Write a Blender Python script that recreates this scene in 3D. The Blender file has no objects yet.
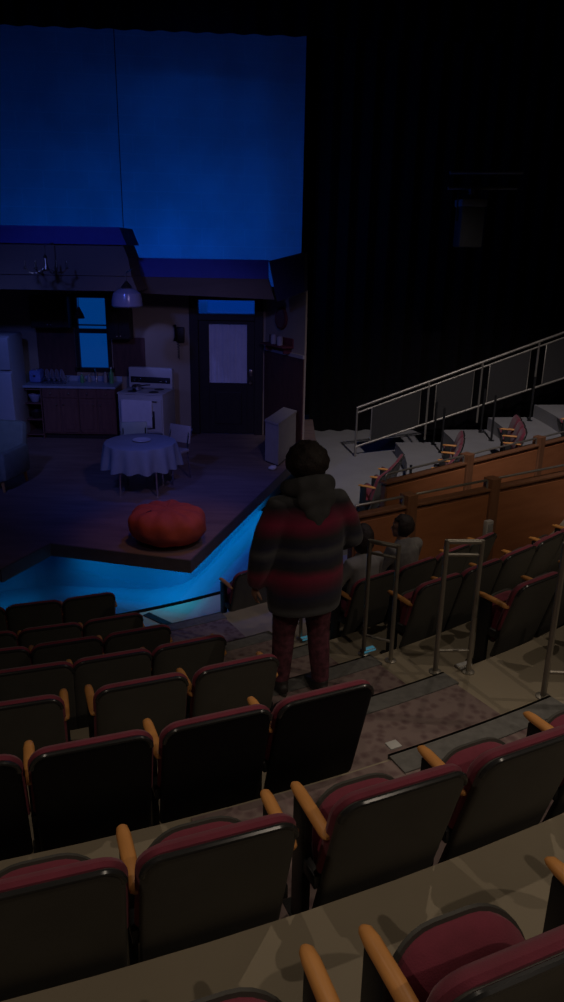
import bpy, bmesh, math, random
from mathutils import Vector, Matrix, noise
random.seed(7)
SC = bpy.context.scene
COL = SC.collection
PI = math.pi
R = math.radians

# ------------------------------------------------------------------ camera, world, lights, exposure
CZ = 4.11                                  # eye height above the front walkway
F = 740.0                                  # focal length, in pixels of a 564 x 1002 frame
PITCH, ROLL = R(18.6), R(1.0)
FW = Vector((0, math.cos(PITCH), -math.sin(PITCH)))
UP0 = Vector((0, math.sin(PITCH), math.cos(PITCH)))
RT = Vector((1, 0, 0)) * math.cos(ROLL) + UP0 * math.sin(ROLL)
UP = -Vector((1, 0, 0)) * math.sin(ROLL) + UP0 * math.cos(ROLL)
EYE = Vector((0, 0, CZ))
cd = bpy.data.cameras.new('camera')
cam = bpy.data.objects.new('camera', cd)
COL.objects.link(cam)
m = Matrix((RT, UP, -FW)).transposed().to_4x4()
m.translation = EYE
cam.matrix_world = m
cd.sensor_fit = 'VERTICAL'
cd.sensor_height = 36.0
cd.lens = F / 1002 * 36.0
cd.clip_end = 200
SC.camera = cam
SC.view_settings.view_transform = 'Standard'
SC.view_settings.look = 'None'
SC.view_settings.exposure = 0.0
SC.view_settings.gamma = 1.0
SC.view_settings.use_curve_mapping = False
SC.cycles.use_denoising = True
SC.cycles.max_bounces = 5
SC.cycles.sample_clamp_indirect = 2.0

w = bpy.data.worlds.new('world')
SC.world = w
w.use_nodes = True
w.node_tree.nodes['Background'].inputs[0].default_value = (0.45, 0.5, 1.0, 1)
w.node_tree.nodes['Background'].inputs[1].default_value = 0.0035


def lamp(kind, name, loc, target, energy, color, **kw):
    d = bpy.data.lights.new(name, kind)
    d.energy = energy
    d.color = color
    for k, v in kw.items():
        setattr(d, k, v)
    o = bpy.data.objects.new(name, d)
    o.location = loc
    o.rotation_euler = (Vector(target) - Vector(loc)).to_track_quat('-Z', 'Y').to_euler()
    COL.objects.link(o)
    return o


WARM = (1.0, 0.83, 0.66)
# dim house lights hung over the auditorium
lamp('SPOT', 'house_light', (4.2, -1.2, 7.6), (1.2, 1.9, 1.7), 175, WARM, spot_size=R(56), spot_blend=0.8, shadow_soft_size=0.04)
lamp('SPOT', 'house_light', (-2.6, -0.8, 7.6), (0.0, 2.0, 1.6), 120, WARM, spot_size=R(58), spot_blend=0.9, shadow_soft_size=0.04)
lamp('SPOT', 'house_light', (2.6, 4.6, 8.2), (0.9, 1.7, 1.6), 150, WARM, spot_size=R(50), spot_blend=0.8, shadow_soft_size=0.04)
lamp('SPOT', 'house_light', (-1.2, 4.2, 8.4), (0.3, 1.6, 1.6), 90, WARM, spot_size=R(44), spot_blend=0.8, shadow_soft_size=0.04)
lamp('SPOT', 'house_light', (7.4, 3.0, 8.0), (2.2, 4.4, 1.2), 230, WARM, spot_size=R(46), spot_blend=0.8, shadow_soft_size=0.05)
lamp('SPOT', 'house_light', (3.0, 9.6, 9.5), (2.6, 5.6, 1.2), 130, WARM, spot_size=R(46), spot_blend=0.8, shadow_soft_size=0.05)
lamp('SPOT', 'house_light', (2.0, 1.5, 8.5), (2.7, 8.6, 1.2), 480, WARM, spot_size=R(27), spot_blend=0.8, shadow_soft_size=0.06)
lamp('SPOT', 'house_light', (3.4, 4.5, 10.5), (3.7, 13.2, 1.0), 1900, (1.0, 0.90, 0.92), spot_size=R(40), spot_blend=0.9, shadow_soft_size=0.2)
# stage wash
BLUE = (0.0, 0.145, 1.0)
lamp('AREA', 'backdrop_light', (-1.4, 14.5, 3.5), (-1.0, 16.9, 6.0), 40, BLUE, shape='RECTANGLE', size=3.0, size_y=0.3)
lamp('AREA', 'backdrop_light', (-4.8, 14.4, 3.6), (-4.8, 16.4, 6.2), 19, BLUE, shape='RECTANGLE', size=3.0, size_y=0.3)
lamp('SPOT', 'backdrop_light', (-1.6, 11.5, 9.2), (-1.6, 16.8, 5.4), 95, BLUE, spot_size=R(52), spot_blend=1.0, shadow_soft_size=0.3)
lamp('SPOT', 'stage_wash', (-3.5, 3.5, 6.6), (-2.6, 12.8, 1.6), 480, (0.09, 0.15, 0.95), spot_size=R(42), spot_blend=0.7, shadow_soft_size=0.25)
lamp('SPOT', 'stage_wash', (0.8, 4.6, 5.4), (-1.4, 12.0, 1.4), 330, (0.40, 0.32, 0.72), spot_size=R(40), spot_blend=0.8, shadow_soft_size=0.25)
lamp('SPOT', 'stage_wash', (-1.8, 6.5, 6.4), (-4.9, 12.2, 1.6), 200, (0.18, 0.26, 0.9), spot_size=R(30), spot_blend=0.8, shadow_soft_size=0.25)
lamp('SPOT', 'stage_wash', (-0.4, 6.0, 7.6), (-1.3, 8.6, 0.9), 150, (1.0, 0.46, 0.26), spot_size=R(22), spot_blend=0.8, shadow_soft_size=0.2)
lamp('SPOT', 'stage_wash', (0.6, 9.6, 7.4), (-1.0, 9.3, 0.0), 260, (0.0, 0.07, 1.0), spot_size=R(44), spot_blend=0.9, shadow_soft_size=0.25)
lamp('SPOT', 'stage_wash', (2.0, 4.5, 7.0), (-0.5, 8.1, 0.0), 170, (0.80, 0.70, 0.95), spot_size=R(26), spot_blend=0.9, shadow_soft_size=0.2)
lamp('SPOT', 'stage_wash', (-3.2, 3.0, 7.5), (-3.2, 9.0, 0.8), 85, (0.36, 0.28, 0.80), spot_size=R(32), spot_blend=1.0, shadow_soft_size=0.25)
lamp('SPOT', 'added_wall_spot', (-3.05, 12.85, 3.46), (-2.1, 13.95, 2.2), 16, (0.22, 0.25, 1.0), spot_size=R(34), spot_blend=0.25, shadow_soft_size=0.03)  # added unseen spot behind the header, throws a diagonal patch on the wall

# ------------------------------------------------------------------ survey helpers: photo pixel -> point on a level or on an upright plane


def ray(px, py):
    return RT * ((px - 282) / F) - UP * ((py - 501) / F) + FW


def on_level(px, py, z):
    d = ray(px, py)
    return EYE + d * ((z - CZ) / d.z)


def on_plane(px, py, y):
    d = ray(px, py)
    return EYE + d * (y / d.y)


def project(p):
    d = Vector(p) - EYE
    return 282 + F * d.dot(RT) / d.dot(FW), 501 - F * d.dot(UP) / d.dot(FW)


CEN = Vector((-5.115, 14.694, 0))           # centre of the curved rows


def polar(rad, deg, z=0.0):
    return Vector((CEN.x + rad * math.sin(R(deg)), CEN.y - rad * math.cos(R(deg)), z))

# ------------------------------------------------------------------ materials


def nt(name):
    mm = bpy.data.materials.new(name)
    mm.use_nodes = True
    return mm, mm.node_tree, mm.node_tree.nodes['Principled BSDF']


def mat(name, col, rough=0.6, metal=0.0, var=0.12, scale=8.0, spec=0.5, bump=0.0, bscale=60.0, sheen=0.0, trans=0.0):
    mm, t, b = nt(name)
    b.inputs['Roughness'].default_value = rough
    b.inputs['Metallic'].default_value = metal
    b.inputs['Specular IOR Level'].default_value = spec
    if sheen:
        b.inputs['Sheen Weight'].default_value = sheen
    if trans:
        b.inputs['Transmission Weight'].default_value = trans
    tc = t.nodes.new('ShaderNodeTexCoord')
    n = t.nodes.new('ShaderNodeTexNoise')
    n.inputs['Scale'].default_value = scale
    n.inputs['Detail'].default_value = 4
    t.links.new(tc.outputs['Object'], n.inputs['Vector'])
    r = t.nodes.new('ShaderNodeValToRGB')
    lo = [max(0, c * (1 - var)) for c in col]
    hi = [min(1, c * (1 + var)) for c in col]
    r.color_ramp.elements[0].color = (*lo, 1)
    r.color_ramp.elements[1].color = (*hi, 1)
    r.color_ramp.elements[0].position = 0.3
    r.color_ramp.elements[1].position = 0.7
    t.links.new(n.outputs['Fac'], r.inputs['Fac'])
    t.links.new(r.outputs['Color'], b.inputs['Base Color'])
    if bump:
        n2 = t.nodes.new('ShaderNodeTexNoise')
        n2.inputs['Scale'].default_value = bscale
        t.links.new(tc.outputs['Object'], n2.inputs['Vector'])
        bp = t.nodes.new('ShaderNodeBump')
        bp.inputs['Strength'].default_value = bump
        bp.inputs['Distance'].default_value = 0.01
        t.links.new(n2.outputs['Fac'], bp.inputs['Height'])
        t.links.new(bp.outputs['Normal'], b.inputs['Normal'])
    return mm


def emit(name, col, strength):
    mm, t, b = nt(name)
    b.inputs['Base Color'].default_value = (0.02, 0.02, 0.02, 1)
    b.inputs['Emission Color'].default_value = (*col, 1)
    b.inputs['Emission Strength'].default_value = strength
    return mm


def wood(name, c1, c2, scale=3.0, rough=0.45, axis=1):
    mm, t, b = nt(name)
    tc = t.nodes.new('ShaderNodeTexCoord')
    mp = t.nodes.new('ShaderNodeMapping')
    s = [scale * 6] * 3
    s[axis] = scale
    mp.inputs['Scale'].default_value = s
    n = t.nodes.new('ShaderNodeTexNoise')
    n.inputs['Scale'].default_value = 2.0
    n.inputs['Detail'].default_value = 5
    r = t.nodes.new('ShaderNodeValToRGB')
    r.color_ramp.elements[0].color = (*c1, 1)
    r.color_ramp.elements[1].color = (*c2, 1)
    r.color_ramp.elements[0].position = 0.3
    r.color_ramp.elements[1].position = 0.7
    t.links.new(tc.outputs['Object'], mp.inputs['Vector'])
    t.links.new(mp.outputs['Vector'], n.inputs['Vector'])
    t.links.new(n.outputs['Fac'], r.inputs['Fac'])
    t.links.new(r.outputs['Color'], b.inputs['Base Color'])
    b.inputs['Roughness'].default_value = rough
    b.inputs['Specular IOR Level'].default_value = 0.3
    return mm


def carpet_mat():
    mm, t, b = nt('carpet')
    tc = t.nodes.new('ShaderNodeTexCoord')
    v = t.nodes.new('ShaderNodeTexVoronoi')
    v.inputs['Scale'].default_value = 15.0
    n = t.nodes.new('ShaderNodeTexNoise')
    n.inputs['Scale'].default_value = 14.0
    n.inputs['Detail'].default_value = 3
    mx = t.nodes.new('ShaderNodeMixRGB')
    mx.inputs['Fac'].default_value = 0.5
    r = t.nodes.new('ShaderNodeValToRGB')
    r.color_ramp.elements[0].color = (0.16, 0.105, 0.105, 1)
    r.color_ramp.elements[0].position = 0.28
    r.color_ramp.elements[1].color = (0.27, 0.20, 0.185, 1)
    r.color_ramp.elements[1].position = 0.52
    e = r.color_ramp.elements.new(0.40)
    e.color = (0.21, 0.145, 0.14, 1)
    t.links.new(tc.outputs['Object'], v.inputs['Vector'])
    t.links.new(tc.outputs['Object'], n.inputs['Vector'])
    t.links.new(v.outputs['Distance'], mx.inputs['Color1'])
    t.links.new(n.outputs['Fac'], mx.inputs['Color2'])
    t.links.new(mx.outputs['Color'], r.inputs['Fac'])
    t.links.new(r.outputs['Color'], b.inputs['Base Color'])
    b.inputs['Roughness'].default_value = 0.95
    b.inputs['Specular IOR Level'].default_value = 0.1
    return mm


def backdrop_mat():
    mm, t, b = nt('painted_backdrop')
    tc = t.nodes.new('ShaderNodeTexCoord')
    br = t.nodes.new('ShaderNodeTexBrick')
    br.inputs['Scale'].default_value = 1.0
    br.inputs['Color1'].default_value = (0.26, 0.31, 0.36, 1)
    br.inputs['Color2'].default_value = (0.25, 0.30, 0.35, 1)
    br.inputs['Mortar'].default_value = (0.28, 0.335, 0.385, 1)
    br.inputs['Mortar Size'].default_value = 0.012
    br.inputs['Brick Width'].default_value = 0.9
    br.inputs['Row Height'].default_value = 0.35
    mp = t.nodes.new('ShaderNodeMapping')
    mp.inputs['Rotation'].default_value = (R(90), 0, 0)
    n = t.nodes.new('ShaderNodeTexNoise')
    n.inputs['Scale'].default_value = 0.9
    n.inputs['Detail'].default_value = 3
    rr = t.nodes.new('ShaderNodeValToRGB')
    rr.color_ramp.elements[0].color = (0.82, 0.82, 0.82, 1)
    rr.color_ramp.elements[1].color = (1.06, 1.06, 1.06, 1)
    rr.color_ramp.elements[0].position = 0.35
    rr.color_ramp.elements[1].position = 0.65
    mx = t.nodes.new('ShaderNodeMixRGB')
    mx.blend_type = 'MULTIPLY'
    mx.inputs['Fac'].default_value = 1.0
    t.links.new(tc.outputs['Object'], mp.inputs['Vector'])
    t.links.new(mp.outputs['Vector'], br.inputs['Vector'])
    t.links.new(tc.outputs['Object'], n.inputs['Vector'])
    t.links.new(n.outputs['Fac'], rr.inputs['Fac'])
    t.links.new(br.outputs['Color'], mx.inputs['Color1'])
    t.links.new(rr.outputs['Color'], mx.inputs['Color2'])
    t.links.new(mx.outputs['Color'], b.inputs['Base Color'])
    b.inputs['Roughness'].default_value = 0.9
    return mm


def stripes_mat():
    """the coat's woven bands, by height on the coat"""
    mm, t, b = nt('striped_wool')
    tc = t.nodes.new('ShaderNodeTexCoord')
    n = t.nodes.new('ShaderNodeTexNoise')
    n.inputs['Scale'].default_value = 7.0
    sp = t.nodes.new('ShaderNodeSeparateXYZ')
    t.links.new(tc.outputs['Object'], sp.inputs[0])
    t.links.new(tc.outputs['Object'], n.inputs['Vector'])
    ma = t.nodes.new('ShaderNodeMath')
    ma.operation = 'MULTIPLY_ADD'
    t.links.new(n.outputs['Fac'], ma.inputs[0])
    ma.inputs[1].default_value = 0.05
    t.links.new(sp.outputs['Z'], ma.inputs[2])
    mr = t.nodes.new('ShaderNodeMapRange')
    mr.inputs['From Min'].default_value = 0.55
    mr.inputs['From Max'].default_value = 1.70
    t.links.new(ma.outputs[0], mr.inputs['Value'])
    r = t.nodes.new('ShaderNodeValToRGB')
    navy, red, grey, dk, wine = (0.010, 0.010, 0.035), (0.22, 0.010, 0.045), (0.075, 0.075, 0.08), (0.016, 0.014, 0.020), (0.10, 0.007, 0.028)
    bands = [(0.0, wine), (0.06, red), (0.13, dk), (0.19, grey), (0.23, dk), (0.29, navy), (0.36, wine), (0.42, red), (0.47, dk), (0.52, navy), (0.57, grey), (0.61, navy),
             (0.66, dk), (0.70, wine), (0.75, red), (0.80, wine), (0.84, dk), (0.88, grey), (0.93, dk)]
    cr = r.color_ramp
    cr.elements[0].position, cr.elements[0].color = 0.0, (*wine, 1)
    cr.elements[1].position, cr.elements[1].color = 1.0, (*grey, 1)
    for p_, c_ in bands[1:]:
        e = cr.elements.new(p_)
        e.color = (*c_, 1)
    t.links.new(mr.outputs[0], r.inputs['Fac'])
    t.links.new(r.outputs['Color'], b.inputs['Base Color'])
    b.inputs['Roughness'].default_value = 0.95
    b.inputs['Sheen Weight'].default_value = 0.2
    return mm


def slat_screen(name, col):
    """dark perforated screen"""
    mm, t, b = nt(name)
    b.inputs['Base Color'].default_value = (*col, 1)
    b.inputs['Roughness'].default_value = 0.8
    tc = t.nodes.new('ShaderNodeTexCoord')
    v = t.nodes.new('ShaderNodeTexVoronoi')
    v.inputs['Scale'].default_value = 60
    r = t.nodes.new('ShaderNodeMath')
    r.operation = 'GREATER_THAN'
    r.inputs[1].default_value = 0.22
    t.links.new(tc.outputs['Object'], v.inputs['Vector'])
    t.links.new(v.outputs['Distance'], r.inputs[0])
    t.links.new(r.outputs[0], b.inputs['Alpha'])
    return mm


M = {
    'shell': mat('seat_shell_plastic', (0.075, 0.071, 0.062), 0.5, var=0.06, spec=0.35),
    'shell_shaded': mat('seat_shell_shaded', (0.006, 0.006, 0.008), 0.55, var=0.05, spec=0.15),  # darker copy of the shell; row f's shade is put into its colour
    'trim': mat('seat_trim_rubber', (0.03, 0.03, 0.03), 0.25, var=0.05),
    'maroon': mat('maroon_upholstery', (0.205, 0.028, 0.052), 0.9, var=0.12, scale=14, bump=0.15, bscale=220, sheen=0.15),
    'arm': wood('armrest_wood', (0.62, 0.27, 0.075), (0.78, 0.36, 0.11), 4.0, 0.4, 1),
    'blackmetal': mat('black_metal', (0.012, 0.012, 0.013), 0.5, var=0.05),
    'concrete': mat('sealed_concrete', (0.36, 0.30, 0.21), 0.75, var=0.06, scale=1.6, bump=0.05),
    'riser': mat('riser_paint', (0.16, 0.14, 0.12), 0.8),
    'walk': mat('walkway_paint', (0.34, 0.33, 0.33), 0.7, var=0.06, scale=2),
    'carpet': carpet_mat(),
    'nosing': mat('nosing_rubber', (0.17, 0.165, 0.155), 0.95, spec=0.1, var=0.15, scale=20),
    'steel': mat('satin_steel', (0.36, 0.33, 0.28), 0.42, 0.75, var=0.08),
    'panel': wood('stained_panel', (0.29, 0.105, 0.042), (0.36, 0.135, 0.055), 1.0, 0.5, 0),
    'panelframe': wood('stained_frame', (0.17, 0.075, 0.036), (0.23, 0.10, 0.05), 2.0, 0.5, 2),
    'black': mat('black_paint', (0.006, 0.006, 0.008), 0.9, var=0.1, spec=0.1),
    'drape': mat('black_velour', (0.009, 0.008, 0.009), 0.95, var=0.2, spec=0.05),
    'stage': wood('stage_boards', (0.17, 0.115, 0.10), (0.26, 0.18, 0.15), 0.8, 0.5, 0),
    'stageedge': mat('stage_edge_paint', (0.10, 0.085, 0.075), 0.7),
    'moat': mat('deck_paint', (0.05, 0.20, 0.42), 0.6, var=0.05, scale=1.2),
    'backdrop': backdrop_mat(),
    'wall': mat('kitchen_wallpaint', (0.30, 0.24, 0.17), 0.85, var=0.06, scale=2),
    'wainscot': wood('dark_wainscot', (0.065, 0.03, 0.025), (0.10, 0.045, 0.035), 2.0, 0.6, 2),
    'soffit': mat('soffit_paint', (0.22, 0.165, 0.13), 0.85, var=0.05, scale=2),
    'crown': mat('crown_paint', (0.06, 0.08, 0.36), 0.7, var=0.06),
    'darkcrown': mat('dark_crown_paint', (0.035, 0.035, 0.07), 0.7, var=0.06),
    'doorwood': wood('door_wood', (0.012, 0.008, 0.008), (0.02, 0.013, 0.012), 2.0, 0.5, 2),
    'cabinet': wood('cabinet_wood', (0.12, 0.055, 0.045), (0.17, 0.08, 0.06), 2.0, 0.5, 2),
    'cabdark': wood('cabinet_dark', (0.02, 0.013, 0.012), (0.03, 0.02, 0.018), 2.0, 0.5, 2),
    'worktop': mat('worktop_laminate', (0.30, 0.36, 0.42), 0.35, var=0.05),
    'enamel': mat('white_enamel', (0.50, 0.50, 0.47), 0.35, var=0.03),
    'cream': mat('cream_paint', (0.34, 0.31, 0.28), 0.6, var=0.05),
    'cloth': mat('pale_cloth', (0.23, 0.25, 0.25), 0.9, var=0.06, scale=6),
    'towel': mat('white_towel', (0.72, 0.72, 0.72), 0.95, var=0.05, bump=0.2, bscale=150),
    'chrome': mat('chrome', (0.6, 0.6, 0.62), 0.15, 1.0, var=0.02),
    'brass': mat('aged_brass', (0.30, 0.24, 0.17), 0.3, 0.9),
    'vinyl': mat('green_vinyl', (0.28, 0.34, 0.28), 0.5, var=0.05),
    'beanbag': mat('red_beanbag_canvas', (0.52, 0.085, 0.045), 0.85, var=0.14, scale=5, bump=0.3, bscale=18),
    'sofa': mat('olive_upholstery', (0.27, 0.29, 0.20), 0.9, var=0.1, scale=10),
    'skin': mat('skin', (0.42, 0.24, 0.17), 0.55, var=0.05),
    'hair': mat('dark_hair', (0.020, 0.012, 0.009), 0.7, var=0.4, scale=40, bump=0.5, bscale=70),
    'stripes': stripes_mat(),
    'hood': mat('grey_fleece', (0.06, 0.06, 0.062), 0.95, var=0.2, scale=12),
    'trousers': mat('plaid_trousers', (0.11, 0.03, 0.045), 0.9, var=0.6, scale=22),
    'sock': mat('patterned_sock', (0.16, 0.08, 0.10), 0.9, var=0.8, scale=30),
    'shoe': mat('dark_shoe', (0.03, 0.025, 0.024), 0.6, var=0.2),
    'sole': mat('shoe_sole', (0.05, 0.045, 0.04), 0.7),
    'greyknit': mat('grey_knit', (0.20, 0.19, 0.18), 0.95, var=0.2, scale=20),
    'paleshirt': mat('pale_shirt', (0.24, 0.23, 0.22), 0.9, var=0.1),
    'navyshirt': mat('navy_shirt', (0.015, 0.016, 0.03), 0.9),
    'paper': mat('white_paper', (0.55, 0.55, 0.53), 0.8, var=0.03),
    'screen': slat_screen('dark_screen', (0.03, 0.028, 0.027)),
    'blueglass': emit('moonlit_pane', (0.0, 0.075, 0.40), 0.40),
    'transom': emit('moonlit_transom', (0.0, 0.05, 0.42), 0.42),
    'curtain': mat('sheer_curtain', (0.55, 0.55, 0.6), 0.9, var=0.08, scale=4),
    'led': emit('cyan_led', (0.0, 0.50, 0.9), 3.0),
    'steplight': emit('blue_steplight', (0.06, 0.26, 0.36), 0.34),
    'lampglass': mat('frosted_glass', (0.34, 0.34, 0.44), 0.2, var=0.03),
    'darkred': mat('dark_red_paint', (0.10, 0.014, 0.018), 0.7),
    'green': mat('green_bottle', (0.10, 0.34, 0.12), 0.25),
    'bluecloth': mat('blue_cloth', (0.12, 0.18, 0.42), 0.9, var=0.2),
    'grille': mat('lantern_housing', (0.025, 0.025, 0.025), 0.6),
    'lantern_top': mat('lantern_cap', (0.15, 0.15, 0.15), 0.5),
}

# ------------------------------------------------------------------ mesh helpers


def finish(name, bm, m_, parent=None, smooth=True, loc=None):
    bmesh.ops.recalc_face_normals(bm, faces=bm.faces)
    me = bpy.data.meshes.new(name)
    bm.to_mesh(me)
    bm.free()
    me.materials.append(M[m_] if isinstance(m_, str) else m_)
    if smooth:
        for p in me.polygons:
            p.use_smooth = True
        try:
            me.set_sharp_from_angle(angle=R(40))
        except Exception:
            pass
    o = bpy.data.objects.new(name, me)
    COL.objects.link(o)
    if parent:
        o.parent = parent
    if loc is not None:
        o.location = loc
    return o


def thing(name, label, cat, loc=(0, 0, 0), rot=0.0, group=None):
    o = bpy.data.objects.new(name, None)
    o.empty_display_size = 0.1
    COL.objects.link(o)
    o.location = loc
    o.rotation_euler = (0, 0, rot)
    return tag(o, label, cat, group)


def tag(o, label, cat, group=None):
    o['label'] = label
    o['category'] = cat
    if group:
        o['group'] = group
    return o


def struct(o):
    o['kind'] = 'structure'
    return o


def box(bm, c, s, bev=0.0, rot=None):
    """box centred at c with size s"""
    g = bmesh.ops.create_cube(bm, size=1.0)
    vs = g['verts']
    bmesh.ops.scale(bm, vec=s, verts=vs)
    if bev:
        es = list({e for v in vs for e in v.link_edges})
        r_ = bmesh.ops.bevel(bm, geom=es, offset=bev, segments=2, affect='EDGES', profile=0.5)
        vs = list({v for f in r_['faces'] for v in f.verts} | {v for v in vs if v.is_valid})
        vs = [v for v in vs if v.is_valid]
    if rot is not None:
        bmesh.ops.rotate(bm, cent=(0, 0, 0), matrix=rot, verts=vs)
    bmesh.ops.translate(bm, vec=c, verts=vs)
    return vs


def bx(lo, hi, bev=0.0, bm=None):
    bm = bm or bmesh.new()
    lo, hi = Vector(lo), Vector(hi)
    box(bm, (lo + hi) / 2, hi - lo, bev)
    return bm


def prism(poly, z0, z1, bm=None):
    bm = bm or bmesh.new()
    a = [bm.verts.new((p[0], p[1], z0)) for p in poly]
    b = [bm.verts.new((p[0], p[1], z1)) for p in poly]
    n = len(poly)
    bm.faces.new(a[::-1])
    bm.faces.new(b)
    for i in range(n):
        bm.faces.new((a[i], a[(i + 1) % n], b[(i + 1) % n], b[i]))
    return bm


def solid(pts, off, bm=None):
    """a planar polygon given thickness by an offset vector"""
    bm = bm or bmesh.new()
    off = Vector(off)
    a = [bm.verts.new(p) for p in pts]
    b = [bm.verts.new(Vector(p) + off) for p in pts]
    n = len(pts)
    bm.faces.new(a[::-1])
    bm.faces.new(b)
    for i in range(n):
        bm.faces.new((a[i], a[(i + 1) % n], b[(i + 1) % n], b[i]))
    return bm


def tube(bm, pts, rad, seg=10, cap=True, refv=None):
    """tube through pts; rad a number, a list of numbers, or a list of (rx, ry)"""
    pts = [Vector(p) for p in pts]
    n = len(pts)
    rings = []
    prev = refv
    for i in range(n):
        if i == 0:
            t = pts[1] - pts[0]
        elif i == n - 1:
            t = pts[-1] - pts[-2]
        else:
            t = (pts[i + 1] - pts[i]).normalized() + (pts[i] - pts[i - 1]).normalized()
        t.normalize()
        if prev is None:
            prev = Vector((1, 0, 0)) if abs(t.x) < 0.9 else Vector((0, 1, 0))
        a = (prev - t * prev.dot(t)).normalized()
        prev = a
        b = t.cross(a)
        r_ = rad[i] if isinstance(rad, (list, tuple)) else rad
        rx, ry = r_ if isinstance(r_, (list, tuple)) else (r_, r_)
        rings.append([bm.verts.new(pts[i] + a * (rx * math.cos(2 * PI * k / seg)) + b * (ry * math.sin(2 * PI * k / seg))) for k in range(seg)])
    for i in range(n - 1):
        for k in range(seg):
            bm.faces.new((rings[i][k], rings[i][(k + 1) % seg], rings[i + 1][(k + 1) % seg], rings[i + 1][k]))
    if cap:
        bm.faces.new(rings[0][::-1])
        bm.faces.new(rings[-1])
    return bm


def lathe(prof, seg=24, bm=None, c=(0, 0, 0)):
    bm = bm or bmesh.new()
    rings = []
    for r_, z in prof:
        rings.append([bm.verts.new((c[0] + r_ * math.cos(2 * PI * k / seg), c[1] + r_ * math.sin(2 * PI * k / seg), c[2] + z)) for k in range(seg)])
    for i in range(len(prof) - 1):
        for k in range(seg):
            bm.faces.new((rings[i][k], rings[i][(k + 1) % seg], rings[i + 1][(k + 1) % seg], rings[i + 1][k]))
    bm.faces.new(rings[0][::-1])
    bm.faces.new(rings[-1])
    return bm


def ellipsoid(bm, c, r_, rot=None, u=20, v=12):
    g = bmesh.ops.create_uvsphere(bm, u_segments=u, v_segments=v, radius=1)
    bmesh.ops.scale(bm, vec=r_, verts=g['verts'])
    if rot is not None:
        bmesh.ops.rotate(bm, cent=(0, 0, 0), matrix=rot, verts=g['verts'])
    bmesh.ops.translate(bm, vec=c, verts=g['verts'])
    return g['verts']


def rrect(x0, x1, z0, z1, rt, rb, n=6):
    """rounded rectangle outline in (x, z), radius rt at the top and rb at the bottom"""
    out = []
    for cx, cz, r_, a0 in ((x1 - rb, z0 + rb, rb, -90), (x1 - rt, z1 - rt, rt, 0), (x0 + rt, z1 - rt, rt, 90), (x0 + rb, z0 + rb, rb, 180)):
        for k in range(n + 1):
            a = R(a0 + 90 * k / n)
            out.append((cx + r_ * math.cos(a), cz + r_ * math.sin(a)))
    return out


def slab_from_outline(out, layers, place):
    """layers: (inset, depth) from one side to the other; place(x, z, d) -> point"""
    bm = bmesh.new()
    cx = sum(p[0] for p in out) / len(out)
    cz = sum(p[1] for p in out) / len(out)
    hx = max(abs(p[0] - cx) for p in out)
    hz = max(abs(p[1] - cz) for p in out)
    rings = []
    for ins, d in layers:
        sx, sz = 1 - ins / hx, 1 - ins / hz
        rings.append([bm.verts.new(place(cx + (p[0] - cx) * sx, cz + (p[1] - cz) * sz, d)) for p in out])
    n = len(out)
    for i in range(len(rings) - 1):
        for k in range(n):
            bm.faces.new((rings[i][k], rings[i][(k + 1) % n], rings[i + 1][(k + 1) % n], rings[i + 1][k]))
    bm.faces.new(rings[0][::-1])
    bm.faces.new(rings[-1])
    return bm


def arc_poly(r0, r1, a0, a1, step=1.5):
    n = max(2, int(abs(a1 - a0) / step) + 1)
    A = [a0 + (a1 - a0) * k / (n - 1) for k in range(n)]
    return [polar(r0, a) for a in A] + [polar(r1, a) for a in reversed(A)]


# ------------------------------------------------------------------ the house: floors, curved tiers, aisle
RISE = 0.27
ROWS = 'abcdefgh'
ROW_R = dict(a=8.55, b=9.62, c=10.42, d=11.2, e=12.0, f=12.83, g=13.80, h=14.66)      # radius of the seat-back tops
LEVEL = {k: RISE * i for i, k in enumerate(ROWS)}
EDGE = {ROWS[i]: ROW_R[ROWS[i - 1]] - 0.02 for i in range(1, 8)}                     # front edge of each tier
EDGE['i'] = ROW_R['h'] + 0.02
EDGE['h'] = 13.70
LEVEL['i'] = RISE * 8
STAGE = CZ - 3.35

struct(finish('floor', bx((-14, -6, -0.3), (16, 24, -0.06)), 'black', smooth=False))
bm = prism(arc_poly(6.0, 8.9, -30, 130), -0.06, 0.0)
struct(finish('floor_walkway', bm, 'walk', smooth=False))
PHI_MAX = dict(b=37, c=45.0, d=60, e=62, f=62, g=62, h=62, i=62)
for k in ROWS[1:] + 'i':
    bm = prism(arc_poly(EDGE[k], 19, -8, PHI_MAX[k]), -0.05 if k == 'b' else LEVEL[k] - RISE, LEVEL[k])
    struct(finish('floor_tier', bm, 'concrete', smooth=False))
# carpeted aisle running down to the walkway
A0 = dict(a=23.6, b=24.0, c=24.8, d=25.4, e=25.7, f=26.1, g=26.4)
A1 = 31.4
for k in 'abcdefg':
    lo = 8.24 if k == 'a' else EDGE[k]
    hi = EDGE[ROWS[ROWS.index(k) + 1]]
    a1 = A1 if k != 'g' else 31.6
    a0 = A0[k]
    struct(finish('floor_carpet', prism(arc_poly(lo + 0.0, hi, a0, a1, 1.0), LEVEL[k] + 0.001, LEVEL[k] + 0.012), 'carpet', smooth=False))
    if k != 'a':
        nb = prism(arc_poly(lo - 0.015, lo + 0.14, a0, a1 + 0.1, 1.0), LEVEL[k] + 0.001, LEVEL[k] + 0.02)
        prism(arc_poly(lo - 0.015, lo, a0, a1 + 0.1, 1.0), LEVEL[k] - 0.025, LEVEL[k] + 0.02, nb)
        struct(finish('trim_nosing', nb, 'nosing', smooth=False))
        rb_ = prism(arc_poly(lo - 0.012, lo, a0, a1, 1.0), LEVEL[k] - RISE + 0.012, LEVEL[k] - 0.025)
        struct(finish('trim_riser', rb_, 'carpet', smooth=False))
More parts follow.
